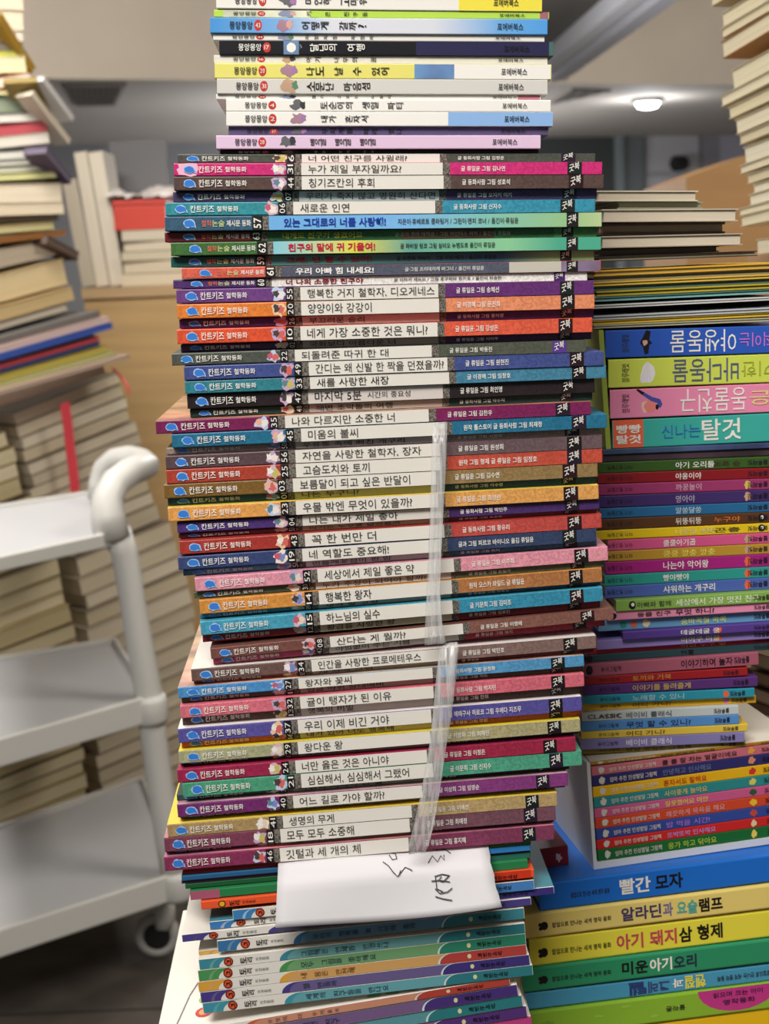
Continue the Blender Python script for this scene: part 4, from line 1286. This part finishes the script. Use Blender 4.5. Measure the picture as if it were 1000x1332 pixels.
for i, (xL, yT, yB, c, wd, tt, md_) in enumerate(BG):
    xR = 1052 + i
    M, L, T = rp.place(xL, xR, yT, yB, 0, off=.004 + .002 * (i % 2))
    if i == 0:
        B1, B1T = M.copy(), T
    b = book('fairy_tale_book', M, L, .22, T, mat('plain', c, .4), label='%s thick fairy tale book, %s of the big ones at bottom right' % (wd, ORD[i] if i < 6 else 'lowest'), group='thick fairy tale books at bottom right', bt=.0015, r=.0015)
    ops = []
    for s, a, z, m_, bd in tt:
        ops.append(('t', a, z, s, m_, .52 if i != 2 else .5, .56, bd))
    if md_ == 1:
        x0 = 706 if i else 730
        if i:
            ops += [('b', x0, .46, 5, .17, K, .06), ('b', x0 - 5, .52, 2.4, .08, K, .05), ('b', x0 - 4.5, .36, 2.4, .08, K, .05)]
        ops.append(('t', x0 + 10, x0 + (60 if i == 0 else 86), '팝업으로 만나는 세계 명작 동화', HV, .46, .2, .008))
    if md_ == 2:
        ops += [('t', 815, 838, '텔', mat('plain', '#2f3f7a'), .5, .74, .03, 180), ('t', 840, 868, '그레', mat('plain', '#3a4a80'), .5, .66, .03, 180), ('t', 872, 886, '과', W, .55, .5, .03, 180), ('t', 888, 915, '헨젤', mat('plain', '#e8e050'), .52, .74, .03, 180),
                ('t', 930, 1000, '팝업으로 만나는 세계 명작 동화', HV, .5, .3, .008, 180)]
    if md_ == 3:
        ops += [('q', [(905, .985)] + [(958 - 53 * math.cos(math.pi * k / 12), .985 - .88 * math.sin(math.pi * k / 12)) for k in range(1, 12)] + [(1011, .985)], mat('plain', '#c43a8c')),
                ('t', 925, 990, '읽으며 크는 아이', mat('plain', '#3a1f3a'), .78, .2, .008), ('t', 938, 980, '명작동화', mat('plain', '#3a1f3a'), .48, .2, .008)]
        ops += [('b', 706 + 5 * k, .45 + .06 * (k % 2), 3.4, .12, mat('plain', '#7aa430'), .3) for k in range(3)]
        ops += [('t', 863, 888, '플라톤', HV, .5, .2, .01, 180)]
        ops += [('b', 740 + 36 * k, .3 + .3 * (k % 3) * .8, 6, .06, mat('plain', '#98c44a'), .4) for k in range(5)]
    prints(b, ops, L, T, xL, xR)
BIGZ = rp.Z
# small dark red book in the gap behind, lying on the blue fairy tale book
M = B1 @ Matrix.Translation((.005, .026, B1T + .0001)) @ Matrix.Rotation(.04, 4, 'Z')
b = book('small_book', M, .024, .09, .015, mat('plain', '#8c1f2c', .4), label='small dark red book in the dark gap beside the white slipcase')
prints(b, [('b', 738, .45, 4, .2, mat('plain', '#e0d0d0'), .4)], .024, .015, 706, 752)

# pile of cream books leaning in at the upper right
UR = [
    (922, -14, 10, -.62), (937, 18, 37, -.61), (937, 37, 51, -.60), (937, 51, 78, -.62), (950, 92, 118, -.55), (936, 121, 140, -.52), (946, 140, 156, -.48), (955, 156, 176, -.45), (960, 176, 189, -.42),
    (966, 192, 214, -.38), (961, 214, 227, -.36), (970, 227, 240, -.33), (978, 240, 252, -.30), (973, 252, 268, -.28), (960, 269, 281, -.25), (962, 281, 295, -.24),
]
UC = ['#e0d4b4', '#e6dab8', '#e2d6b4', '#e4d8b8', '#e6dcbc', '#e8dec0', '#e0d4b0', '#e6dcc0', '#d8ccac', '#e4dcc4', '#e2d6ba', '#d4c8a8', '#e6dec6', '#e8e0c8', '#e4dabc', '#e0d6b8']
UW = ['', '']
thu = math.radians(-68)
URP = at_y(960, 150, 1.75)
pv = None
for i, (xL, yT, yB, sl) in enumerate(UR):
    PL = hit(xL, yT, URP, thu)
    PR = hit(1078, yT + sl * (1078 - xL), URP, thu)
    Pb = hit(xL, yB, URP, thu)
    M = frame(PL, PR)
    T = (PL.z - Pb.z) * M.col[2].z
    PL, PR, T = settle(PL, PR, T, .15, pv)
    M.translation = PL - M.to_3x3() @ Vector((0, 0, T))
    pv = underside(M)
    book('thick_paperback', M, (PR - PL).length, .15, T - .0002, mat('plain', '#cfc2a4' if i != 3 else '#b98a5c'), mat('plain', '#d8ccb0' if i != 3 else '#b98a5c'), UC[i], .0006, True,  # fourth book's brown cover paints in the warm shadow of the gap below
         label='cream paperback with bare page edges, %s of the leaning upper right pile' % ORD[i], group='cream paperbacks at the upper right')
# a paler book below that pile, at the frame's right edge
a, q = at_y(983, 311, 1.62), at_y(1090, 300, 1.6)
M = frame(a, q)
M.translation = a - M.to_3x3() @ Vector((0, 0, .0155))
book('thick_paperback', M, (q - a).length, .15, .015, mat('plain', '#cfc2a4'), None, '#e0d6bc', .0006, True, label='cream paperback alone at the right edge beneath the leaning pile', group='cream paperbacks at the upper right')
UPZ = min((M @ Vector(p)).z for p in ((0, 0, 0), ((q - a).length, 0, 0), (.05, .1, 0)))
# books behind the rainbow run at the right edge
for i, (xL, yT, yB, sl, c, cc, wd) in enumerate([(978, 846, 866, .30, '#a89a80', '#5a4c3a', 'brown edged'), (972, 868, 886, .34, '#8a7a60', '#4a3c2c', 'dull brown'), (966, 888, 906, .36, '#b0a48c', '#6a5a44', 'tan'), (964, 906, 924, .33, '#7a6850', '#33281c', 'dark brown'), (960, 926, 950, .12, '#cfcac0', '#d8d4cc', 'pale white')]):
    P0 = at_y(985, 900, 1.27)
    th_ = math.radians(-40)
    PL, PR, Pb = hit(xL, yT, P0, th_), hit(1070, yT + sl * (1070 - xL), P0, th_), hit(xL, yB, P0, th_)
    M = frame(PL, PR)
    T = PL.z - Pb.z
    M.translation = PL - M.to_3x3() @ Vector((0, 0, T))
    book('paperback', M, (PR - PL).length, .14, T * .94, mat('plain', cc), mat('plain', cc), c, .0008, True, label='%s paperback, %s of five at the right edge behind the rainbow run' % (wd, ORD[i]), group='paperbacks behind the rainbow run')
REARZ = min((M @ Vector(p)).z for p in ((0, 0, 0), ((PR - PL).length, 0, 0))) - .001
REARM = M.copy()
REARL = (PR - PL).length
# ------------------------------------------------------------------ the leaning pile at the left
LPREV = {}


def left_book(xL, xR, yT, yB, sl, Y, name, cover, pg, label, group, flip=True, D=.16, bt=.0012, thmax=68, th=None):
    rel = sl + ROLL
    yh = 350 - ROLL * (xR - 500)
    if th is None:
        if abs(yT - yh) > 40 and rel < -.01 and yT > yh:
            th = math.atan2(2048, xR + (yT - yh) / (-rel) - 500)
        else:
            th = math.radians(24)
        th = max(math.radians(18), min(math.radians(thmax), th))
    PR = at_y(xR, yT, Y)
    PL = hit(xL, yT + sl * (xL - xR), PR, th)
    Pb = at_y(xR, yB, Y)
    M = frame(PL, PR)
    T = (PR.z - Pb.z) * M.col[2].z
    PL, PR, T = settle(PL, PR, T, D, LPREV.get(group + str(Y)))
    M.translation = PL - M.to_3x3() @ Vector((0, 0, T))
    LPREV[group + str(Y)] = underside(M)
    return book(name, M, (PR - PL).length, D, max(.002, T - .0003), mat('plain', cover), None, pg, bt, flip, label=label, group=group)


LU = [
    # xR yT yB slope cover pages words
    (30, -6, 13, .04, '#d8c8b0', '#dccbb4', 'cream'), (30, 14, 40, .05, '#c8b89c', '#d8ccb4', 'pale tan'), (30, 40, 54, .02, '#c8c0b0', '#d6cebe', 'off-white'), (30, 54, 66, .0, '#6a645c', '#8a8070', 'grey'),
    (30, 66, 72, -.02, '#c8cc4a', '#c8c45a', 'lime edged'), (33, 72, 94, -.02, '#dcd4a8', '#e0d8b0', 'pale yellow'), (38, 94, 108, -.16, '#d88a60', '#e6ded0', 'salmon covered'), (40, 108, 123, 0, '#d8cc9a', '#e0d4a4', 'buff'),
    (33, 123, 146, .0, '#76836e', '#8a9480', 'sage green'), (58, 146, 157, -.04, '#b8b4ac', '#dcd8d0', 'white'), (60, 157, 171, -.10, '#a8323e', '#b85058', 'crimson'), (63, 168, 186, -.10, '#b8b0a4', '#d8d2c6', 'thick white'),
    (62, 186, 193, -.03, '#22242c', '#3a3a40', 'black'), (62, 193, 204, -.06, '#8a9088', '#d8d6cc', 'white paged'), (66, 204, 213, -.06, '#6a6e66', '#cfccc0', 'grey covered'), (66, 213, 222, -.06, '#7a8070', '#d4d0c0', 'ash grey'),
    (73, 222, 231, -.05, '#c8c878', '#d8d4a8', 'yellowish'), (76, 231, 238, -.02, '#2c2622', '#6a5a48', 'dark brown'), (80, 238, 262, -.02, '#c8bca4', '#d6cab4', 'broad cream'), (83, 262, 278, -.03, '#b8ac94', '#cfc2aa', 'slim cream'),
    (76, 278, 286, -.05, '#3a3026', '#5a4c3c', 'blackish brown'), (70, 286, 298, -.08, '#8a8a50', '#bcb88c', 'moss edged'), (86, 298, 306, -.12, '#8a5a2c', '#a07040', 'rust brown'), (70, 308, 332, -.22, '#cdbda4', '#dccdb8', 'peach cream'),
    (82, 336, 370, -.26, '#cbb68a', '#d6c196', 'thick straw coloured'), (94, 372, 390, -.28, '#b49a6c', '#c4ab7c', 'tan'), (86, 390, 404, -.28, '#c8bca8', '#e0d6c6', 'white fore-edged'),
    (130, 404, 412, -.28, '#5c5a58', '#7c7874', 'dark grey'), (142, 411, 419, -.28, '#b89a94', '#d8c8c0', 'pinkish white'), (146, 418, 427, -.28, '#2a48a0', '#4060b0', 'cobalt blue'), (122, 429, 437, -.28, '#3a9ac8', '#c0b48c', 'sky blue'),
    (129, 436, 443, -.28, '#d2505c', '#d8606c', 'coral red'), (130, 443, 449, -.28, '#2c3c70', '#4a5a84', 'navy'), (140, 449, 456, -.28, '#b8a446', '#c4b660', 'olive yellow'), (150, 455, 462, -.28, '#98985a', '#c4c096', 'khaki edged'),
    (169, 460, 466, -.28, '#a08a7c', '#b8a494', 'grey pink'), (135, 472, 486, -.30, '#c08a70', '#cbb4a0', 'dusky peach'),
]
for i, (xR, yT, yB, sl, cc, pc, wd) in enumerate(LU):
    o_ = ORD[i] if i < len(ORD) else 'last'
    left_book(-70, xR, yT, yB, sl, 3.7, 'old_book', cc, pc, '%s old book, %s from the top of the left pile' % (wd, o_), 'old books in the left pile', D=.17, bt=.0016 if yB - yT > 9 else .004, th=math.radians(50) if i > 21 else math.radians(26))
LR = random.Random(11)
PGC = ['#d9ccb4', '#d3c6ae', '#dcd1bc', '#cdbfa4', '#d8cdb8', '#c9bda6']
# right hand column of fat volumes, from above the trolley down behind it
def lerp_tab(t, y):
    for (a, b), (c, d) in zip(t, t[1:]):
        if y <= c:
            return b + (d - b) * (max(y, a) - a) / (c - a)
    return t[-1][1]


y = 484.0
i = 0
while y < 1085:
    t = LR.uniform(14.5, 17.5) if y < 640 else LR.uniform(17, 24)
    xR = lerp_tab([(484, 152), (540, 172), (640, 196), (700, 230), (800, 252), (1100, 264)], y) + LR.uniform(-4, 4)
    xL = lerp_tab([(484, 14), (520, 28), (600, 46), (640, 84), (700, 104), (800, 124), (1100, 132)], y) + LR.uniform(-4, 4)
    c = PGC[i % 6]
    left_book(xL, xR, y, y + t, -.40 - .00008 * (y - 500), 3.85, 'thick_volume', '#9a8e78' if i % 3 else '#6a6052', c, 'thick cream volume, %s down the left pile column next to the tan counter' % ORD[i], 'thick volumes in the left pile', D=.2, bt=.0014, th=math.radians(45))
    y += t
    i += 1
NCOL1 = i
# left hand column
y = 560.0
i = 0
while y < 1110:
    t = LR.uniform(16, 24)
    xR = lerp_tab([(560, 8), (600, 20), (650, 40), (700, 62), (800, 98), (1100, 118)], y) + LR.uniform(-5, 5)
    left_book(-110, xR, y, y + t, -.36 - .00006 * (y - 500), 3.58, 'thick_volume', '#a8986c' if i % 4 else '#5a5040', ['#d6c9a6', '#cfc3a2', '#dccfb0', '#c8b890'][i % 4], 'yellowed volume, %s down the left pile column at the frame edge' % ORD[i], 'thick volumes in the left pile', D=.2, bt=.0014, th=math.radians(45))
    y += t
    i += 1
# red ribbon round the fat volumes
mb = MB()
RIB = mat('plain', '#d8404c', .5)
pts = [(84, 524, 3.66), (88, 552, 3.66), (91, 580, 3.66), (95, 610, 3.66), (98, 640, 3.66)]
V = []
for px, py, Y in pts:
    for s in (-6, 6):
        V.append(at_y(px + s, py - s * .35, Y - .03))
mb.poly(V, [(2 * k, 2 * k + 1, 2 * k + 3, 2 * k + 2) for k in range(4)], RIB)
o = mb.build('red_ribbon')
md = o.modifiers.new('thick', 'SOLIDIFY')
md.thickness = .002
props(o, 'red ribbon tied down the bundle of fat cream volumes above the white trolley', 'ribbon')
# a red bookmark thread sticking out
mb = MB()
mb.tube([at_y(147, 480, 3.72), at_y(158, 490, 3.7), at_y(166, 502, 3.69), at_y(168, 512, 3.69)], .003, RIB, 6)
o = mb.build('bookmark_cord')
props(o, 'thin red bookmark cord curling out of the left pile beside the counter', 'bookmark')
# booklets poking out of the pile
for j, (x0, y0, x1, y1, th_, c, pc, wd, D) in enumerate([
        (58, 99, 97, 152, 26, '#dcdad8', '#d8d8d8', 'white booklet sticking out of the left pile, upper of two', .05), (44, 118, 93, 182, 26, '#d6ccba', '#cfc4b0', 'long cream booklet sticking out of the left pile, lower of two', .05),
        (2, 16, 47, 88, 26, '#a98528', '#a07c24', 'mustard yellow folder slanting down from the top of the left pile', .06), (48, 100, 70, 146, 20, '#8f7a3c', '#9a8650', 'small olive booklet tucked beside the white sticking-out booklet', .08),
        (62, 190, 95, 230, 26, '#5a4c6a', '#6a6070', 'purple grey folder slanting out of the left pile', .06), (62, 306, 104, 328, 26, '#5a4238', '#6a5a50', 'dark brown booklet slanting out of the left pile', .06)]):
    a, q = at_y(x0, y0, 3.64), at_y(x1, y1, 3.74)
    M = frame(a, q)
    T = .014 if j not in (2, 4, 5) else .02
    M.translation = a - M.to_3x3() @ Vector((0, 0, T))
    book('booklet', M, (q - a).length, D, T, mat('plain', c), None, pc, .002, True, label=wd)
# ------------------------------------------------------------------ tan counter and the things on it
YC = 4.4
a = at_y(205, 371, YC)
CT = a.z
mb = MB()
mb.box((at_y(108, 371, YC).x, YC, 0), (at_y(300, 371, YC).x, YC + .7, CT - .03), mat('wood', '#c6a472', .6))
mb.build('body')
body = bpy.data.objects['body']
root = empty('wooden_counter', Matrix.Translation((a.x, YC, 0)), 'plain tan wooden counter between the left pile and the centre stack', 'counter')
body.parent = root
body.matrix_parent_inverse = root.matrix_world.inverted()
mb = MB()
mb.box((at_y(106, 371, YC).x, YC - .01, CT - .03), (at_y(302, 371, YC).x, YC + .71, CT), mat('wood', '#c4a57c', .55))
o = mb.build('counter_top', root)
o.matrix_parent_inverse = root.matrix_world.inverted()


def upright(x0, x1, y0, lean, Y, c, pc, label):
    """book standing on the counter, page edges facing us"""
    p0, p1 = at_y(x0, 374, Y), at_y(x1, 374, Y)
    h = at_y(x0, y0, Y).z - CT
    M = Matrix.Translation((p0.x, Y, CT)) @ Matrix.Rotation(math.radians(lean), 4, 'Y') @ Matrix(((0, 0, 1, 0), (0, 1, 0, 0), (1, 0, 0, 0), (0, 0, 0, 1)))
    return book('upright_book', M, h, .2, p1.x - p0.x, mat('plain', c), None, pc, .0015, True, label=label, cat='book', group='upright white books on the counter')


upright(107, 126, 232, -7, YC + .2, '#a89e8e', '#c4b9a6', 'wide grey-cream book standing on the tan counter, nearest the left pile')
upright(126, 143, 196, -6, YC + .12, '#b4aa9a', '#d6ccba', 'tall white book standing on the tan counter, middle of three')
upright(144, 163, 196, -6, YC + .12, '#b8ae9e', '#dad1c0', 'tall white book standing on the tan counter, right of three')
cs = [(232, 372, 356, '#d8ccb4', 'lowest'), (236, 356, 340, '#d4c8b0', 'second from bottom'), (231, 340, 328, '#cfc4ac', 'third from bottom'), (226, 328, 315, '#d6cab4', 'fourth from bottom'), (232, 315, 301, '#d2c8b4', 'topmost')]
z = CT
for i, (xr, yb, yt, c, wd) in enumerate(cs):
    Y = YC + .08
    p0, p1 = at_y(158 + 2 * (i % 2), yb, Y), at_y(xr + 40, yb, Y)
    T = (yb - yt) * Y / F
    M = Matrix.Translation((p0.x, Y + .01 * (i % 2), z)) @ Matrix.Rotation(.03 * (-1) ** i, 4, 'Z')
    book('worn_paperback', M, p1.x - p0.x, .2, T - .0005, mat('plain', '#a89c88'), None, c, .0012, True, label='worn cream paperback, %s of the five under the red box on the counter' % wd, group='worn paperbacks on the counter')
    z += T
p0, p1 = at_y(149, 301, YC + .1), at_y(217, 301, YC + .1)
hR = 38 * (YC + .1) / F
root = empty('red_box', Matrix.Translation((p0.x, YC + .1, z)), 'flat red box lying on worn paperbacks on the tan counter', 'box')
mb = MB()
mb.box((0, 0, 0), (p1.x - p0.x, .22, hR * .8), mat('plain', '#c8463a', .5))
mb.build('box_body', root, bevel=.003)
mb = MB()
mb.box((-.002, -.002, hR * .8), (p1.x - p0.x + .002, .222, hR), mat('plain', '#c04238', .5))
mb.build('box_lid', root, bevel=.003)
# crumpled white plastic wrap on the red box
mb = MB()
rw = random.Random(5)
V = []
nx_, ny_ = 22, 8
x0w, x1w = p0.x - .02, p1.x + .06
for j in range(ny_ + 1):
    for i in range(nx_ + 1):
        s, t = i / nx_, j / ny_
        hgt = .03 * math.sin(math.pi * min(1, max(0, t))) * (0.6 + .5 * math.sin(s * 9 + t * 4)) + rw.uniform(0, .012)
        V.append((x0w + (x1w - x0w) * s, YC + .09 + .2 * t, z + hR + .003 + max(0, hgt)))
mb.poly(V, [(j * (nx_ + 1) + i, j * (nx_ + 1) + i + 1, (j + 1) * (nx_ + 1) + i + 1, (j + 1) * (nx_ + 1) + i) for j in range(ny_) for i in range(nx_)], mat('plain', '#d8d0cc', .3))
o = mb.build('plastic_wrap', smooth=True)
md = o.modifiers.new('thick', 'SOLIDIFY')
md.thickness = .0015
props(o, 'crumpled whitish plastic wrap lying on top of the red box', 'plastic wrap')
# translucent grey acrylic sheet
GL = bpy.data.materials.new('grey_acrylic')
GL.use_nodes = True
g = GL.node_tree
gp = g.nodes['Principled BSDF']
gp.inputs['Base Color'].default_value = lin('#8c8c8e')
gp.inputs['Roughness'].default_value = .15
gt = g.nodes.new('ShaderNodeBsdfTransparent')
gt.inputs[0].default_value = lin('#b4b4b8')
gm = g.nodes.new('ShaderNodeMixShader')
gm.inputs[0].default_value = .55
g.links.new(gt.outputs[0], gm.inputs[1])
g.links.new(gp.outputs[0], gm.inputs[2])
g.links.new(gm.outputs[0], g.nodes['Material Output'].inputs[0])
ya = YC + .36
P4 = [at_y(156, 262, ya), at_y(222, 258, ya), at_y(215, 181, ya + .05), at_y(141, 185, ya + .05)]
mb = MB()
P4[0].z = P4[1].z = CT
off = Vector((0, .004, 0))
mb.poly(P4 + [p + off for p in P4], [(0, 1, 2, 3), (7, 6, 5, 4), (0, 4, 5, 1), (1, 5, 6, 2), (2, 6, 7, 3), (3, 7, 4, 0)], GL)
o = mb.build('acrylic_sheet')
props(o, 'translucent grey acrylic sheet standing behind the red box on the counter', 'acrylic sheet')
# brown board standing far right, behind the right stack
YBX = 3.2
mb = MB()
pts = [at_y(892, 243, YBX), at_y(965, 203, YBX), at_y(1060, 190, YBX)]
V = [Vector((pts[0].x, YBX, 0)), Vector((pts[2].x, YBX, 0)), Vector((pts[2].x, YBX, pts[2].z)), Vector((pts[1].x, YBX, pts[1].z)), Vector((pts[0].x, YBX, at_y(892, 231, YBX).z))]
V2 = [v + Vector((0, .5, 0)) for v in V]
mb.poly(V + V2, [(0, 1, 2, 3, 4), (9, 8, 7, 6, 5)] + [(k, k + 5, (k + 1) % 5 + 5, (k + 1) % 5) for k in range(5)], mat('card', '#a07a50', .7))
o = mb.build('cardboard_box')
props(o, 'tall brown cardboard box with slanted top edge behind the right stack', 'box')
# ------------------------------------------------------------------ the white plastic trolley
PLA = mat('plain', '#cbcac6', .4)
PLB = mat('plain', '#bcbdc0', .45)
root = empty('utility_trolley', Matrix.Translation((-.5, 2.95, 0)), 'white plastic three shelf trolley with rounded handle in front of the left pile', 'trolley')


def child(mb, name, smooth=False, bevel=0):
    o = mb.build(name, root, smooth=smooth, bevel=bevel)
    o.matrix_parent_inverse = root.matrix_world.inverted()
    return o


def tray(f0, f1, fb, b0, b1, Y, floor_drop):
    P = at_y(f1[0], f1[1], Y)
    Z = P.z
    q = [hit_z(*f0, Z), hit_z(*f1, Z), hit_z(*b1, Z), hit_z(*b0, Z)]
    lip = Z - at_y(f1[0], fb, Y).z
    cen = sum(q, Vector()) / 4
    inn = [c + (cen - c).normalized() * .016 for c in q]
    lo = [Vector((c.x, c.y, Z - lip)) for c in q]
    fl = [Vector((c.x, c.y, Z - floor_drop)) for c in inn]
    V = q + inn + lo + fl
    Fs = []
    for k in range(4):
        j = (k + 1) % 4
        Fs += [(k, j, 4 + j, 4 + k), (8 + k, 8 + j, j, k), (4 + k, 4 + j, 12 + j, 12 + k)]
    mb = MB()
    mb.poly(V, Fs + [(11, 10, 9, 8)], PLA)
    mb.poly(fl, [(0, 1, 2, 3)], PLB)
    child(mb, 'shelf', bevel=.004)
    return q, Z


q1, Z1 = tray((-60, 737), (156, 690), 708, (-60, 664), (122, 637), 2.95, .011)
q2, Z2 = tray((-60, 978), (200, 904), 938, (-60, 862), (150, 828), 2.95, .012)
q3, Z3 = tray((-60, 1228), (236, 1134), 1168, (-60, 1090), (186, 1008), 2.95, .013)
mb = MB()
path = [(228, 1138), (219, 1090), (208, 1020), (200, 960), (193, 900), (182, 840), (172, 780), (162, 720), (150, 690)]
mb.tube([at_y(x, y, 2.96) for x, y in path], [.029, .028, .027, .027, .028, .027, .026, .027, .029], PLA, 16)
child(mb, 'post', smooth=True)
for (x, y, s) in ((197, 922, .033), (232, 1150, .035)):
    mb = MB()
    mb.tube([at_y(x - 2, y - 17, 2.955), at_y(x - 1, y - 10, 2.955), at_y(x + 1, y + 12, 2.955), at_y(x + 2, y + 18, 2.955)], [s * .9, s, s, s * .9], PLA, 16)
    child(mb, 'collar', smooth=True)
mb = MB()
hp = [(146, 700, 2.95), (140, 672, 2.95), (140, 648, 2.97), (150, 628, 2.99), (168, 614, 3.03), (184, 608, 3.1), (190, 606, 3.2), (184, 600, 3.3), (168, 596, 3.36), (150, 599, 3.38), (137, 610, 3.4), (132, 628, 3.4), (130, 650, 3.4)]
mb.tube([at_y(*p) for p in hp], [.036, .034, .031, .029, .028, .028, .028, .028, .028, .028, .028, .028, .028], PLA, 16)
child(mb, 'handle', smooth=True)
mb = MB()
mb.tube([at_y(214, 1172, 3.03), at_y(214, 1205, 3.03)], .022, PLA, 12)
child(mb, 'caster_stem', smooth=True)
c = at_y(206, 1232, 3.03)
c.z = .05
mb = MB()
n = 28
mb.tube([c + Vector((.036 * math.cos(2 * math.pi * k / n), 0, .036 * math.sin(2 * math.pi * k / n))) for k in range(n + 1)], .013, mat('plain', '#a8a6a2', .5), 10, False)
child(mb, 'caster_rim', smooth=True)
mb = MB()
mb.tube([c + Vector((0, -.012, 0)), c + Vector((0, .012, 0))], .028, mat('plain', '#1a1918', .6), 20)
child(mb, 'caster_wheel')
# far caster and post of the trolley are out of the frame on the left
# ------------------------------------------------------------------ low table carrying the centre and right stacks
zt = min(LOWZ, BIGZ) - .0008
TBL = mat('wood', '#8a6a48', .6)
root = empty('low_table', Matrix.Translation((.2, 1.15, 0)), 'plain wooden table under the centre and right stacks', 'table')
mb = MB()
mb.box((-.09, .985, zt - .025), (.88, 1.95, zt), TBL)
o = mb.build('table_top', root)
o.matrix_parent_inverse = root.matrix_world.inverted()
for x, y in ((-.05, 1.02), (.84, 1.02), (-.05, 1.91), (.84, 1.91)):
    mb = MB()
    mb.box((x - .025, y - .025, 0), (x + .025, y + .025, zt - .025), TBL)
    o = mb.build('leg', root)
    o.matrix_parent_inverse = root.matrix_world.inverted()
# cartons on the table that carry the cream pile and the five paperbacks behind the rainbow run
def carton(name, M, sx, sy, sz, label):
    root = empty(name, M, label, 'carton')
    mb = MB()
    mb.box((0, 0, 0), (sx, sy, sz - .002), mat('card', '#a8825a', .75))
    mb.build('carton_body', root)
    mb = MB()
    mb.box((.001, .001, sz - .002), (sx - .001, sy * .497, sz), mat('card', '#b08a60', .75))
    mb.build('carton_flap', root)
    mb = MB()
    mb.box((.001, sy * .503, sz - .002), (sx - .001, sy - .001, sz), mat('card', '#b08a60', .75))
    mb.build('carton_flap', root)


carton('carton', Matrix.Translation((.455, 1.45, zt)), .38, .45, UPZ - zt - .0005, 'brown carton under the cream paperbacks at the far right')
ang = math.atan2(REARM.col[0].y, REARM.col[0].x)
carton('carton', Matrix.Translation((REARM.translation.x, REARM.translation.y, zt)) @ Matrix.Rotation(ang, 4, 'Z') @ Matrix.Translation((.012, .004, 0)), REARL - .02, .13, REARZ - zt, 'brown carton under the five paperbacks behind the rainbow run')
